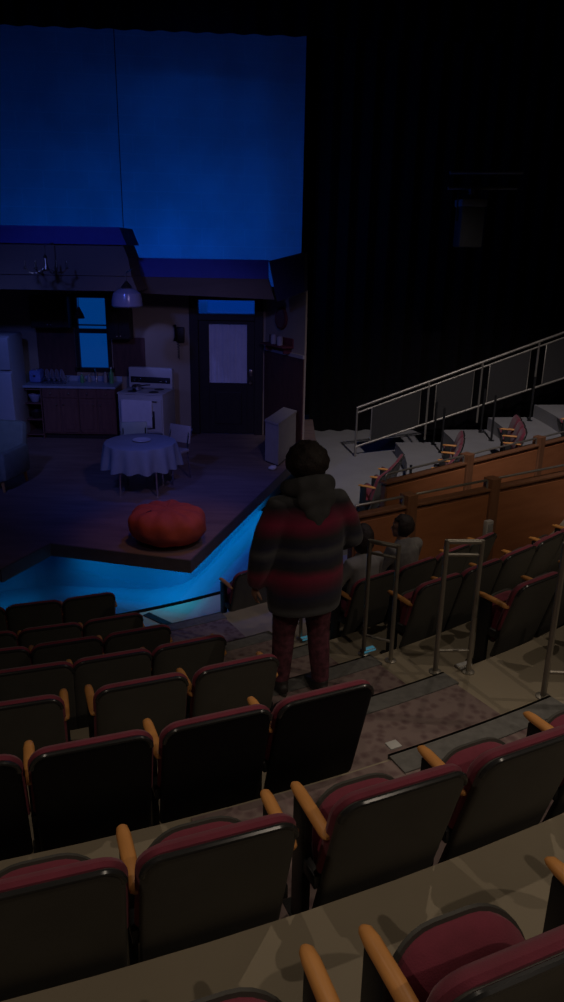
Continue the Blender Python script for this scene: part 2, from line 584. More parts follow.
struct(finish('floor_carpet', prism(arc_poly(EDGE['g'] + 0.02, EDGE['h'], 21.6, 26.4, 1.0), LEVEL['g'] + 0.001, LEVEL['g'] + 0.010), 'carpet', smooth=False))
# blue-lit curved deck in front of the stage
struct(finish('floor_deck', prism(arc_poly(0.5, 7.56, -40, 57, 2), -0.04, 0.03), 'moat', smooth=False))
struct(finish('trim_deck', prism(arc_poly(7.56, 7.585, -40, 57, 2), -0.04, 0.031), 'black', smooth=False))

# masking and shell
def pleats(name, x0, y0, x1, y1, z0, z1, m_, amp=0.08, pitch=0.45):
    bm = bmesh.new()
    d = Vector((x1 - x0, y1 - y0, 0))
    L = d.length
    t = d.normalized()
    nn = Vector((-t.y, t.x, 0))
    n = int(L / pitch * 6)
    fr, bk = [], []
    for i in range(n + 1):
        s = L * i / n
        off = amp * math.sin(2 * PI * s / pitch + 0.7 * math.sin(s * 1.7))
        p = Vector((x0, y0, 0)) + t * s + nn * off
        q = p + nn * 0.02
        fr.append((bm.verts.new((p.x, p.y, z0)), bm.verts.new((p.x, p.y, z1))))
        bk.append((bm.verts.new((q.x, q.y, z0)), bm.verts.new((q.x, q.y, z1))))
    for S_ in (fr, bk):
        for i in range(n):
            bm.faces.new((S_[i][0], S_[i + 1][0], S_[i + 1][1], S_[i][1]))
    for i in range(n):
        bm.faces.new((fr[i][1], fr[i + 1][1], bk[i + 1][1], bk[i][1]))
        bm.faces.new((fr[i][0], bk[i][0], bk[i + 1][0], fr[i + 1][0]))
    for i in (0, n):
        bm.faces.new((fr[i][0], fr[i][1], bk[i][1], bk[i][0]))
    return finish(name, bm, m_)


tag(pleats('masking_curtain', 0.62, 17.6, 15.5, 19.4, 0.0, 12.5, 'drape'), 'tall black pleated masking curtain hanging behind the railing at right', 'curtain')
tag(pleats('border_curtain', -9.0, 14.9, 4.0, 15.9, CZ + 3.76, CZ + 6.5, 'drape', 0.05), 'black border curtain hanging across the top of the blue backdrop', 'curtain')
struct(finish('wall_back', bx((-14, 21.0, 0), (16, 21.2, 13)), 'black', smooth=False))
struct(finish('wall_right', bx((15.8, -6, 0), (16, 21.2, 13)), 'black', smooth=False))
struct(finish('wall_left', bx((-14, -6, 0), (-13.8, 21.2, 13)), 'black', smooth=False))
struct(finish('ceiling', bx((-14, -6, 13), (16, 21.2, 13.2)), 'black', smooth=False))

# ------------------------------------------------------------------ the stage
LEDP = (0.8, 1.0, 1.7)
edge = [Vector((-9, 7.35, 0)), Vector((-3.08, 7.45, 0)), Vector((-2.77, 8.23, 0)), Vector((-1.04, 7.79, 0)), Vector((0.12, 11.84, 0)), Vector((0.62, 13.6, 0)), Vector((0.62, 15.4, 0)), Vector((-9, 15.4, 0))]
struct(finish('floor_stage', prism(edge, STAGE - 0.155, STAGE), 'stage', smooth=False))
fas = bmesh.new()
for i in range(1, 5):
    a, b_ = edge[i], edge[i + 1]
    t = (b_ - a).normalized()
    nrm = Vector((t.y, -t.x, 0))
    prism([a - t * 0.01, b_ + t * 0.01, b_ + t * 0.01 + nrm * 0.015, a - t * 0.01 + nrm * 0.015], STAGE - 0.16, STAGE - 0.004, fas)
struct(finish('trim_stage', fas, 'stageedge', smooth=False))
ctrl = [Vector(p) for p in ((-9.5, 7.9, 0), (-6.0, 7.95, 0), (-4.1, 8.15, 0), (-3.1, 8.55, 0), (-2.2, 8.55, 0), (-1.55, 8.55, 0), (-1.12, 8.95, 0), (-0.72, 10.4, 0), (-0.28, 11.95, 0), (0.25, 13.6, 0), (0.4, 15.2, 0))]
inner = []
for i in range(1, len(ctrl) - 2):
    for k in range(8):
        u = k / 8
        p0, p1, p2, p3 = ctrl[i - 1:i + 3]
        inner.append(0.5 * (2 * p1 + (p2 - p0) * u + (2 * p0 - 5 * p1 + 4 * p2 - p3) * u * u + (3 * p1 - p0 - 3 * p2 + p3) * u ** 3))
inner += [ctrl[-2], ctrl[-1], Vector((-6.0, 15.2, 0))]
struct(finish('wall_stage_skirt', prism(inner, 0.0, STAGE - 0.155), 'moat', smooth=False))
led = bmesh.new()
for i in range(1, 4):
    a, b_ = edge[i], edge[i + 1]
    t = (b_ - a).normalized()
    nrm = Vector((t.y, -t.x, 0))
    a2, b2 = a - nrm * 0.10 + t * 0.15, b_ - nrm * 0.10 - t * 0.15
    prism([a2, b2, b2 + nrm * 0.02, a2 + nrm * 0.02], STAGE - 0.175, STAGE - 0.157, led)
    c_ = (a2 + b2) / 2 + nrm * 0.025
    lo = lamp('AREA', 'strip_lamp', (c_.x, c_.y, STAGE - 0.185), (c_.x, c_.y, STAGE - 0.85), LEDP[i - 1] * (b2 - a2).length, (0.0, 0.58, 0.90), shape='RECTANGLE', size=(b2 - a2).length, size_y=0.03, spread=R(105))
    # long side along the edge
    z_ = Vector((nrm.x * 0.6, nrm.y * 0.6, 0.8)).normalized()
    x_ = t
    x_ = (x_ - z_ * x_.dot(z_)).normalized()
    y_ = z_.cross(x_)
    mw = Matrix((x_, y_, z_)).transposed().to_4x4()
    mw.translation = lo.location
    lo.matrix_world = mw
tag(finish('light_strip', led, 'led', smooth=False), 'glowing cyan light strip under the overhanging stage edge', 'light strip')

# ------------------------------------------------------------------ the kitchen set
BY = 13.95
ZH = lambda h: STAGE + h
bm = bmesh.new()
for (x0, x1, h0, h1) in ((-7.5, -3.86, 0, 3.0), (-3.86, -3.24, 0, 1.22), (-3.86, -3.24, 2.54, 3.0), (-3.24, -1.66, 0, 3.0), (-1.66, -0.50, 2.50, 3.0), (-0.50, -0.36, 0, 3.0)):
    bx((x0, BY, ZH(h0)), (x1, BY + 0.12, ZH(h1)), 0, bm)
struct(finish('wall_kitchen_back', bm, 'wall', smooth=False))
# wall returning at the right, with its dark wainscot
P0, P1 = Vector((-0.36, BY, 0)), Vector((0.34, 12.75, 0))
tt = (P1 - P0).normalized()
nn = Vector((tt.y, -tt.x, 0))
q = [P0, P1, P1 + Vector((0.03, 0.02, 0)), P0 + Vector((0.06, 0.06, 0))]
struct(finish('wall_kitchen_right', prism(q, ZH(0), ZH(2.75)), 'wall', smooth=False))
off = -Vector((-tt.y, tt.x, 0)) * 0.02
side = off if off.x < 0 else -off
q = [P0 + side, P1 + side, P1, P0]
struct(finish('baseboard_right', prism(q, ZH(0), ZH(1.62)), 'wainscot', smooth=False))
q = [P0 + side * 1.6, P1 + side * 1.6, P1, P0]
struct(finish('trim_ledge', prism(q, ZH(1.62), ZH(1.68)), 'cream', smooth=False))
# upper fascia: tall box at the left, lower beam at the right, sloping soffits
lb = lambda px, py, y: on_plane(px, py, y)
f1 = [(-7.5, 11.8, ZH(3.41)), (-2.47, 11.8, ZH(3.41)), (-2.40, 11.8, ZH(3.22)), (-2.36, 11.8, ZH(2.96)), (-7.5, 11.8, ZH(2.96))]
struct(finish('trim_fascia_left', solid(f1, (0, 0.9, 0)), 'soffit', smooth=False))
cr1 = [(-7.5, 11.74, ZH(3.66)), (-2.50, 11.74, ZH(3.66)), (-2.40, 11.74, ZH(3.41)), (-7.5, 11.74, ZH(3.41))]
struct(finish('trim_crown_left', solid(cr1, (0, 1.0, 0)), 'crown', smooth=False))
sl = [(-7.5, 11.83, ZH(2.955)), (-2.36, 11.83, ZH(2.955)), (-2.28, 11.83, ZH(2.735)), (-7.5, 11.83, ZH(2.735))]
struct(finish('trim_header_left', solid(sl, (0, 0.9, 0)), 'soffit', smooth=False))
cr2 = [(-2.47, 12.55, ZH(3.22)), (-0.29, 12.55, ZH(3.22)), (-0.29, 12.55, ZH(2.93)), (-2.40, 12.55, ZH(2.93))]
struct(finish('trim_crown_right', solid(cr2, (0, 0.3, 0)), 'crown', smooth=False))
sl = [(-2.40, 12.56, ZH(2.93)), (-0.29, 12.56, ZH(2.93)), (-0.18, 12.75, ZH(2.595)), (-2.40, 12.75, ZH(2.66))]
struct(finish('ceiling_soffit_right', solid(sl, (0, 0.20, 0.02)), 'soffit', smooth=False))
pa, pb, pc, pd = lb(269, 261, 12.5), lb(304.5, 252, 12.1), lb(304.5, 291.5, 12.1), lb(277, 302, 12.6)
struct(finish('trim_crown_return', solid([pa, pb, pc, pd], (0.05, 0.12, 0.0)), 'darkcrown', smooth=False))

# backdrop: two hanging cloths with a dark gap between them
for (xa, ya, xb, yb, lab) in ((-9.0, 15.85, -3.42, 16.42, 'blue-lit painted backdrop cloth, left of the dark vertical gap'),
                              (-3.40, 16.43, 0.33, 17.05, 'blue-lit painted backdrop cloth, right of the dark vertical gap')):
    bm = bmesh.new()
    d = Vector((xb - xa, yb - ya, 0))
    n = 24
    A_ = []
    for i in range(n + 1):
        p = Vector((xa, ya, 0)) + d * (i / n) + Vector((0, 0.02 * math.sin(i * 0.9), 0))
        A_.append([bm.verts.new((p.x, p.y + dy, z)) for dy in (0, 0.02) for z in (ZH(1.5), CZ + 4.6)])
    for i in range(n):
        for (u, v) in ((0, 1), (1, 3), (3, 2), (2, 0)):
            bm.faces.new((A_[i][u], A_[i][v], A_[i + 1][v], A_[i + 1][u]))
    bm.faces.new([A_[0][k] for k in (0, 1, 3, 2)])
    bm.faces.new([A_[n][k] for k in (0, 2, 3, 1)])
    tag(finish('backdrop_cloth', bm, 'backdrop'), lab, 'backdrop')

# window over the sink
wn = finish('window_1', bmesh.new(), 'doorwood')
bm = bmesh.new()
for (x0, x1, h0, h1) in ((-3.88, -3.81, 1.18, 2.56), (-3.29, -3.22, 1.18, 2.56), (-3.88, -3.22, 2.50, 2.58), (-3.92, -3.18, 1.16, 1.235), (-3.81, -3.29, 1.87, 1.95)):
    bx((x0, BY - 0.05, ZH(h0)), (x1, BY + 0.10, ZH(h1)), 0.005, bm)
bpy.data.objects.remove(wn)
wn = struct(finish('window_1', bm, 'doorwood', smooth=False))
for (h0, h1) in ((1.235, 1.87), (1.95, 2.50)):
    finish('pane', bx((-3.81, BY + 0.03, ZH(h0)), (-3.29, BY + 0.045, ZH(h1))), 'blueglass', wn, smooth=False)
finish('sash_bar', bx((-3.81, BY + 0.01, ZH(2.0)), (-3.29, BY + 0.03, ZH(2.025))), 'doorwood', wn, smooth=False)

# back door with a curtained glass and a lit transom
bm = bmesh.new()
for (x0, x1, h0, h1) in ((-1.76, -1.60, 0, 2.58), (-0.56, -0.40, 0, 2.58), (-1.60, -0.56, 2.50, 2.58), (-1.60, -0.56, 2.14, 2.25)):
    bx((x0, BY - 0.05, ZH(h0)), (x1, BY + 0.12, ZH(h1)), 0.006, bm)
dr = struct(finish('door_1', bm, 'doorwood', smooth=False))
bm = bmesh.new()
for (x0, x1, h0, h1) in ((-1.60, -1.41, 0.02, 2.14), (-0.70, -0.56, 0.02, 2.14), (-1.41, -0.70, 2.07, 2.14), (-1.41, -0.70, 0.02, 0.98)):
    bx((x0, BY, ZH(h0)), (x1, BY + 0.05, ZH(h1)), 0.004, bm)
bx((-1.30, BY - 0.015, ZH(0.2)), (-0.80, BY, ZH(0.82)), 0.008, bm)
leaf = finish('leaf', bm, 'doorwood', dr, smooth=False)
finish('transom_pane', bx((-1.43, BY + 0.03, ZH(2.27)), (-0.57, BY + 0.045, ZH(2.49))), 'transom', dr, smooth=False)
# gathered curtain behind the glass
bm = bmesh.new()
n = 48
cv = []
for i in range(n + 1):
    x = -1.41 + 0.71 * i / n
    y = BY + 0.035 + 0.006 * math.sin(i * 1.3) + 0.004 * math.sin(i * 0.55)
    cv.append([bm.verts.new((x, y + dy, ZH(h))) for dy in (0, 0.006) for h in (0.985, 2.065)])
for i in range(n):
    for (u, v) in ((0, 1), (1, 3), (3, 2), (2, 0)):
        bm.faces.new((cv[i][u], cv[i][v], cv[i + 1][v], cv[i + 1][u]))
finish('glass_curtain', bm, 'curtain', dr)
kb = bmesh.new()
tube(kb, [(-0.63, BY, ZH(1.0)), (-0.63, BY - 0.03, ZH(1.0)), (-0.63, BY - 0.05, ZH(1.0)), (-0.63, BY - 0.075, ZH(1.0))], [0.03, 0.012, 0.03, 0.022], 12)
finish('knob', kb, 'brass', dr)
finish('lock_plate', bx((-0.66, BY - 0.01, ZH(1.12)), (-0.60, BY, ZH(1.24)), 0.004), 'brass', dr)

# wall phone, clock shelf
t = thing('wall_phone', 'dark telephone hanging on the beige wall left of the door', 'telephone', (-1.93, BY, ZH(1.75)))
finish('housing', bx((-0.075, -0.07, -0.02), (0.075, 0, 0.26), 0.015), 'doorwood', t)
hb = bmesh.new()
tube(hb, [(-0.09, -0.11, 0.30), (-0.085, -0.09, 0.24), (-0.085, -0.085, 0.08), (-0.09, -0.11, 0.02)], [0.03, 0.018, 0.018, 0.03], 10)
finish('handset', hb, 'black', t)
cb_ = bmesh.new()
tube(cb_, [(-0.04 + 0.02 * math.sin(k * 1.6), -0.04 + 0.02 * math.cos(k * 1.6), -0.02 - 0.012 * k) for k in range(26)], 0.006, 6)
finish('cord', cb_, 'black', t)

mid = P0.lerp(P1, 0.45)
th = math.atan2(tt.y, tt.x)
t = thing('wall_shelf', 'dark red wooden shelf on the right kitchen wall above the pale ledge', 'shelf', (mid.x, mid.y, ZH(1.76)), th)
sd = -1 if side.dot(Vector((-tt.y, tt.x, 0))) < 0 else 1
def sbox(x0, x1, d0, d1, h0, h1, bev=0.004):
    a, b_ = sd * d0, sd * d1
    return bx((x0, min(a, b_), h0), (x1, max(a, b_), h1), bev)
finish('board', sbox(-0.44, 0.40, 0.0, 0.22, 0.0, 0.03), 'darkred', t)
finish('back_rail', sbox(-0.44, 0.40, 0.0, 0.02, 0.03, 0.16), 'darkred', t)
for x in (-0.34, 0.30):
    finish('bracket', sbox(x, x + 0.03, 0.0, 0.16, -0.10, 0.0), 'darkred', t)
t = thing('wall_clock', 'dark red round clock on the kitchen wall above the shelf', 'clock', (mid.x, mid.y, ZH(2.24)), th)
cbm = lathe([(0.17, 0), (0.19, 0.01), (0.19, 0.05), (0.16, 0.06), (0.155, 0.045)], 28)
bmesh.ops.rotate(cbm, cent=(0, 0, 0), matrix=Matrix.Rotation(-sd * PI / 2, 3, 'X'), verts=cbm.verts)
finish('case', cbm, 'darkred', t)
cbm = lathe([(0.155, 0.046), (0.155, 0.05)], 28)
bmesh.ops.rotate(cbm, cent=(0, 0, 0), matrix=Matrix.Rotation(-sd * PI / 2, 3, 'X'), verts=cbm.verts)
finish('dial', cbm, 'cabinet', t)
for i, (x, h) in enumerate(((-0.10, 0.17), (0.12, 0.16))):
    jb = lathe([(0.05, 0), (0.055, 0.02), (0.055, h * 0.8), (0.04, h * 0.95), (0.042, h)], 16)
    g = mid + tt * x + side.normalized() * 0.12
    tag(finish('canister', jb, 'cream', loc=(g.x, g.y, ZH(1.79))), ['small cream canister on the dark red shelf, the nearer to the door', 'small cream canister on the dark red shelf, the farther from the door'][i], 'canister', 'canisters on the wall shelf')

# counter run
def cabinet(name, x0, x1, label, doors):
    t = thing(name, label, 'cabinet', ((x0 + x1) / 2, 13.62, ZH(0)))
    h = (x1 - x0) / 2 - 0.003
    finish('body', bx((-h, -0.28, 0.1), (h, 0.31, 0.94), 0.004), 'cabinet', t, smooth=False)
    finish('plinth', bx((-h, -0.22, 0), (h, 0.28, 0.1)), 'cabdark', t, smooth=False)
    for i in range(doors):
        a = -h + 2 * h * i / doors + 0.012
        b_ = -h + 2 * h * (i + 1) / doors - 0.012
        d_ = bx((a, -0.30, 0.13), (b_, -0.28, 0.74), 0.005)
        bx((a + 0.06, -0.308, 0.19), (b_ - 0.06, -0.30, 0.68), 0.004, d_)
        do = finish('door', d_, 'cabinet', t, smooth=False)
        kx = b_ - 0.05 if i % 2 == 0 else a + 0.05
        finish('knob', bx((kx - 0.012, -0.335, 0.64), (kx + 0.012, -0.308, 0.665), 0.006), 'brass', do)
        dw = finish('drawer', bx((a, -0.30, 0.77), (b_, -0.28, 0.92), 0.005), 'cabinet', t, smooth=False)
        finish('knob', bx(((a + b_) / 2 - 0.012, -0.33, 0.835), ((a + b_) / 2 + 0.012, -0.30, 0.86), 0.006), 'brass', dw)


cabinet('base_cabinet', -4.40, -3.74, 'dark wood base cabinet beside the open shelf unit', 2)
cabinet('base_cabinet', -3.74, -3.06, 'dark wood sink base cabinet beside the stove', 2)
t = thing('open_shelf_unit', 'dark open shelf unit at the left end of the counter', 'shelf', (-4.58, 13.62, ZH(0)))
bm = bmesh.new()
for lo, hi in (((-0.17, -0.28, 0), (-0.15, 0.31, 0.94)), ((0.15, -0.28, 0), (0.17, 0.31, 0.94)), ((-0.15, 0.28, 0), (0.15, 0.31, 0.94))):
    bx(lo, hi, 0, bm)
finish('carcass', bm, 'cabinet', t, smooth=False)
for h in (0.08, 0.36, 0.66, 0.92):
    finish('shelf', bx((-0.15, -0.27, h - 0.02), (0.15, 0.28, h)), 'cabinet', t, smooth=False)
for h, m_, lab, r_ in ((0.66, 'lampglass', 'pale mixing bowl on the top shelf of the open unit', 0.12), (0.36, 'cabdark', 'dark bowl on the middle shelf of the open unit', 0.12)):
    tag(finish('bowl', lathe([(r_ * 0.5, 0), (r_ * 0.6, 0.01), (r_, 0.13), (r_ * 0.97, 0.135), (r_ * 0.5, 0.03)], 20), m_, loc=(-4.58, 13.5, ZH(h))), lab, 'bowl')
bm = bx((-4.76, 13.31, ZH(0.945)), (-3.05, 13.95, ZH(0.985)), 0.006)
bx((-4.76, 13.92, ZH(0.985)), (-3.05, 13.95, ZH(1.08)), 0.004, bm)
wt = tag(finish('worktop', bm, 'worktop', smooth=False), 'long pale blue-grey worktop running under the kitchen window', 'worktop')
fb = bmesh.new()
tube(fb, [(-3.52, 13.86, ZH(0.985)), (-3.52, 13.86, ZH(1.16)), (-3.52, 13.82, ZH(1.22)), (-3.52, 13.74, ZH(1.22)), (-3.52, 13.70, ZH(1.18))], 0.013, 8)
tag(finish('faucet', fb, 'chrome'), 'chrome faucet rising from the worktop below the window', 'faucet')


def bottle(x, y, h, r_, m_, label, name='bottle'):
    b_ = lathe([(r_ * 0.9, 0), (r_, 0.01), (r_, h * 0.6), (r_ * 0.4, h * 0.78), (r_ * 0.36, h * 0.92)], 14)
    t = thing(name, label, name, (x, y, ZH(0.985)), 0, 'bottles by the sink')
    finish('body', b_, m_, t)
    finish('cap', lathe([(r_ * 0.42, h * 0.92), (r_ * 0.42, h)], 12), 'enamel', t)


bottle(-3.20, 13.70, 0.30, 0.042, 'green', 'tall green bottle at the stove end of the worktop')
bottle(-3.33, 13.78, 0.20, 0.035, 'cream', 'short cream bottle beside the tall green bottle')
bottle(-3.75, 13.72, 0.18, 0.035, 'green', 'short green bottle between the dish rack and the faucet')
bottle(-3.64, 13.80, 0.14, 0.03, 'cream', 'tiny cream bottle just left of the faucet')
t = thing('dish_rack', 'wire dish rack on the left half of the worktop', 'dish rack', (-4.22, 13.65, ZH(0.985)))
bm = bmesh.new()
for z in (0.015, 0.10):
    tube(bm, [(-0.22, -0.16, z), (0.22, -0.16, z), (0.22, 0.16, z), (-0.22, 0.16, z), (-0.22, -0.16, z)], 0.005, 6)
for i in range(9):
    x = -0.2 + 0.05 * i
    tube(bm, [(x, -0.16, 0.10), (x, -0.16, 0.015), (x, 0.16, 0.015), (x, 0.16, 0.10)], 0.004, 6)
finish('wire_frame', bm, 'chrome', t)
for i in range(4):
    pb_ = lathe([(0.04, 0), (0.07, 0.004), (0.115, 0.014), (0.113, 0.018), (0.06, 0.008)], 22)
    bmesh.ops.rotate(pb_, cent=(0, 0, 0), matrix=Matrix.Rotation(R(78), 3, 'Y'), verts=pb_.verts)
    tag(finish('plate', pb_, 'lampglass', loc=(-4.37 + 0.09 * i, 13.65, ZH(1.125))), 'pale dinner plate standing upright in the wire dish rack', 'plate', 'plates in the dish rack')
t = thing('toaster', 'blue rounded toaster at the left end of the worktop', 'toaster', (-4.57, 13.68, ZH(0.985)))
finish('body', bx((-0.11, -0.14, 0.01), (0.11, 0.14, 0.24), 0.045), 'bluecloth', t)
finish('slot_plate', bx((-0.04, -0.11, 0.238), (0.04, 0.11, 0.246), 0.003), 'chrome', t)
finish('lever', bx((-0.02, -0.165, 0.13), (0.02, -0.14, 0.15), 0.004), 'black', t)

# upper cabinets
def upper(x0, x1, h0, h1, label):
    t = thing('wall_cabinet', label, 'cabinet', ((x0 + x1) / 2, BY, ZH(h0)))
    h = (x1 - x0) / 2
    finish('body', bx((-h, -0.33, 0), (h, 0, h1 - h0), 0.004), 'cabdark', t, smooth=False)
    for s in (-1, 1):
        a, b_ = (-h + 0.01, -0.006) if s < 0 else (0.006, h - 0.01)
        d_ = bx((a, -0.35, 0.015), (b_, -0.33, h1 - h0 - 0.015), 0.004)
        bx((a + 0.05, -0.357, 0.07), (b_ - 0.05, -0.35, h1 - h0 - 0.07), 0.004, d_)
        do = finish('door', d_, 'cabdark', t, smooth=False)
        finish('knob', bx((-s * -0.03 - 0.01, -0.375, 0.05), (-s * -0.03 + 0.01, -0.357, 0.07), 0.005), 'brass', do)


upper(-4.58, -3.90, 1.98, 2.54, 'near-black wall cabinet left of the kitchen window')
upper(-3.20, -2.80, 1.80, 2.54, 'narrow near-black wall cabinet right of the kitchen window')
sp_ = finish('trim_backsplash', bx((-4.60, BY - 0.012, ZH(1.08)), (-3.90, BY, ZH(1.98))), 'wainscot', smooth=False)
struct(sp_)
struct(finish('trim_backsplash', bx((-3.20, BY - 0.012, ZH(1.08)), (-2.60, BY, ZH(1.80))), 'wainscot', smooth=False))

# stove turned a little to the left
t = thing('stove', 'white freestanding kitchen stove with a towel on its oven handle', 'stove', (-2.50, 13.40, ZH(0)), R(-10))
W2 = 0.42
finish('body', bx((-W2, -0.34, 0.06), (W2, 0.34, 0.90), 0.01), 'enamel', t)
finish('base', bx((-W2 + 0.03, -0.30, 0), (W2 - 0.03, 0.32, 0.06)), 'black', t, smooth=False)
finish('cooktop', bx((-W2 - 0.01, -0.36, 0.90), (W2 + 0.01, 0.34, 0.925), 0.008), 'enamel', t)
for x in (-0.2, 0.2):
    for y in (-0.18, 0.12):
        finish('burner', lathe([(0.09, 0.925), (0.09, 0.932), (0.07, 0.936), (0.03, 0.936)], 20, c=(x, y, 0)), 'blackmetal', t)
bg = finish('backguard', bx((-W2, 0.22, 0.925), (W2, 0.33, 1.30), 0.02), 'enamel', t)
finish('control_panel', bx((-W2 + 0.04, 0.21, 1.02), (W2 - 0.04, 0.22, 1.13), 0.003), 'blackmetal', bg)
for x in (-0.3, -0.2, 0.2, 0.3):
    finish('dial', bx((x - 0.022, 0.185, 1.05), (x + 0.022, 0.21, 1.095), 0.008), 'chrome', bg)
od = finish('oven_door', bx((-W2 + 0.02, -0.365, 0.24), (W2 - 0.02, -0.34, 0.84), 0.008), 'enamel', t)
finish('door_window', bx((-0.27, -0.37, 0.30), (0.27, -0.365, 0.62), 0.003), 'blackmetal', od)
hb = bmesh.new()
tube(hb, [(-0.32, -0.365, 0.80), (-0.32, -0.41, 0.80), (0.32, -0.41, 0.80), (0.32, -0.365, 0.80)], 0.011, 8)
finish('handle', hb, 'chrome', od)
finish('drawer', bx((-W2 + 0.02, -0.36, 0.08), (W2 - 0.02, -0.34, 0.22), 0.006), 'blackmetal', t)
sv = t
# towel over the handle
bm = bmesh.new()
rows_ = []
prof = [(-0.395, 0.52), (-0.397, 0.70), (-0.400, 0.79), (-0.411, 0.815), (-0.424, 0.79), (-0.428, 0.60), (-0.432, 0.40), (-0.436, 0.33)]
for i in range(25):
    u = i / 24
    x = -0.34 + 0.58 * u
    rip = 0.010 * math.sin(u * 16) + 0.005 * math.sin(u * 37)
    rows_.append([bm.verts.new((x, y - (abs(rip) if y < -0.411 else 0) * (0.82 - z), z - (0.05 * (1 - u) if z < 0.45 else 0))) for y, z in prof])
for i in range(24):
    for k in range(len(prof) - 1):
        bm.faces.new((rows_[i][k], rows_[i + 1][k], rows_[i + 1][k + 1], rows_[i][k + 1]))
tw = finish('towel', bm, 'towel', loc=sv.location)
tw.rotation_euler = sv.rotation_euler
sm = tw.modifiers.new('s', 'SOLIDIFY')
sm.thickness = 0.008
tag(tw, 'white dish towel hanging over the oven door handle', 'towel')
# kettle
kt = Vector((-2.66, 13.32, ZH(0.936)))
t = thing('saucepan', 'small pale saucepan on the front of the stove', 'pan', kt)
finish('pot', lathe([(0.075, 0), (0.085, 0.012), (0.085, 0.09), (0.09, 0.095), (0.08, 0.09), (0.075, 0.02)], 20), 'chrome', t)
hb = bmesh.new()
tube(hb, [(0.085, 0, 0.08), (0.17, -0.02, 0.10), (0.25, -0.04, 0.105)], 0.010, 8)
finish('handle', hb, 'black', t)

# fridge and armchair at the left edge
t = thing('refrigerator', 'pale rounded refrigerator at the left edge of the kitchen', 'refrigerator', (-5.20, 13.2, ZH(0)))
finish('body', bx((-0.48, -0.33, 0.05), (0.48, 0.35, 1.92), 0.05), 'enamel', t)
finish('base', bx((-0.44, -0.30, 0), (0.44, 0.33, 0.06)), 'black', t)
d1 = finish('door', bx((-0.475, -0.39, 0.10), (0.475, -0.335, 1.30), 0.03), 'enamel', t)
finish('handle', bx((-0.40, -0.43, 0.75), (-0.37, -0.39, 1.15), 0.01), 'chrome', d1)
d2 = finish('freezer_door', bx((-0.475, -0.39, 1.33), (0.475, -0.335, 1.90), 0.03), 'enamel', t)
finish('handle', bx((-0.40, -0.43, 1.40), (-0.37, -0.39, 1.65), 0.01), 'chrome', d2)

t = thing('armchair', 'olive armchair with wooden legs at the left edge of the stage', 'armchair', (-4.26, 10.50, ZH(0)), R(-12))
finish('seat_base', bx((-0.36, -0.38, 0.16), (0.36, 0.32, 0.32), 0.03), 'sofa', t)
finish('seat_cushion', bx((-0.29, -0.40, 0.32), (0.29, 0.22, 0.46), 0.05), 'sofa', t)
bk = bmesh.new()
vs = box(bk, (0, 0, 0), (0.74, 0.16, 0.66), 0.06)
bmesh.ops.rotate(bk, cent=(0, 0, 0), matrix=Matrix.Rotation(R(-10), 3, 'X'), verts=bk.verts)
bmesh.ops.translate(bk, vec=(0, 0.30, 0.58), verts=bk.verts)
finish('backrest', bk, 'sofa', t)
for s in (-1, 1):
    finish('arm', bx((s * 0.38 - 0.06, -0.40, 0.18), (s * 0.38 + 0.06, 0.28, 0.60), 0.05), 'sofa', t)
    for y in (-0.32, 0.28):
        lb_ = bmesh.new()
        tube(lb_, [(s * 0.34, y, 0.0), (s * 0.32, y, 0.17)], [0.018, 0.028], 10)
        finish('leg', lb_, 'arm', t)

# hanging lamps
pc_ = on_plane(127, 298, 11.35)
t = thing('pendant_lamp', 'round frosted glass pendant lamp hanging over the kitchen table', 'lamp', (pc_.x, pc_.y, pc_.z))
finish('glass_shade', lathe([(0.20, -0.13), (0.225, -0.11), (0.222, -0.02), (0.20, 0.07), (0.13, 0.12), (0.07, 0.14), (0.06, 0.13), (0.18, 0.06), (0.22, -0.03), (0.225, -0.11)], 32), 'lampglass', t)
finish('cap', lathe([(0.08, 0.13), (0.085, 0.15), (0.06, 0.19), (0.03, 0.22), (0.02, 0.24)], 20), 'brass', t)
finish('bulb', lathe([(0.01, -0.06), (0.03, -0.04), (0.032, -0.02), (0.015, 0.03)], 14), 'lampglass', t)
rb_ = bmesh.new()
tube(rb_, [(0, 0, 0.23), (0, 0, 0.36), (0, 0.47, 0.40)], 0.008, 6)
finish('rod', rb_, 'brass', t)
cc = on_plane(46, 267, 11.3)
t = thing('chandelier', 'thin brass chandelier with candle arms hanging at upper left', 'chandelier', (cc.x, cc.y, cc.z))
finish('hub', lathe([(0.02, -0.06), (0.04, -0.03), (0.03, 0.04), (0.015, 0.12), (0.03, 0.14), (0.01, 0.17)], 14), 'brass', t)
for k in range(6):
    a = 2 * PI * k / 6 + 0.3
    c_, s_ = math.cos(a), math.sin(a)
    ab = bmesh.new()
    tube(ab, [(0.03 * c_, 0.03 * s_, -0.02), (0.15 * c_, 0.15 * s_, -0.09), (0.23 * c_, 0.23 * s_, -0.08), (0.29 * c_, 0.29 * s_, -0.02)], 0.007, 8)
    an = finish('arm', ab, 'brass', t)
    finish('candle', lathe([(0.03, -0.02), (0.035, -0.012), (0.011, -0.01), (0.011, 0.07), (0.004, 0.09)], 10, c=(0.29 * c_, 0.29 * s_, 0)), 'brass', an)
rb_ = bmesh.new()
tube(rb_, [(0, 0, 0.16), (0, 0, 0.30), (0, 0.46, 0.34)], 0.008, 6)
finish('chain', rb_, 'brass', t)
pc2 = on_plane(79, 312, 12.4)
t = thing('window_pendant', 'small dark bell-shaped lamp hanging in front of the kitchen window', 'lamp', (pc2.x, pc2.y, pc2.z))
finish('shade', lathe([(0.085, -0.10), (0.07, -0.04), (0.03, 0.04), (0.015, 0.08)], 18), 'black', t)
rb_ = bmesh.new()
tube(rb_, [(0, 0, 0.08), (0, 0, ZH(2.735) - pc2.z)], 0.005, 6)
finish('cord', rb_, 'black', t)

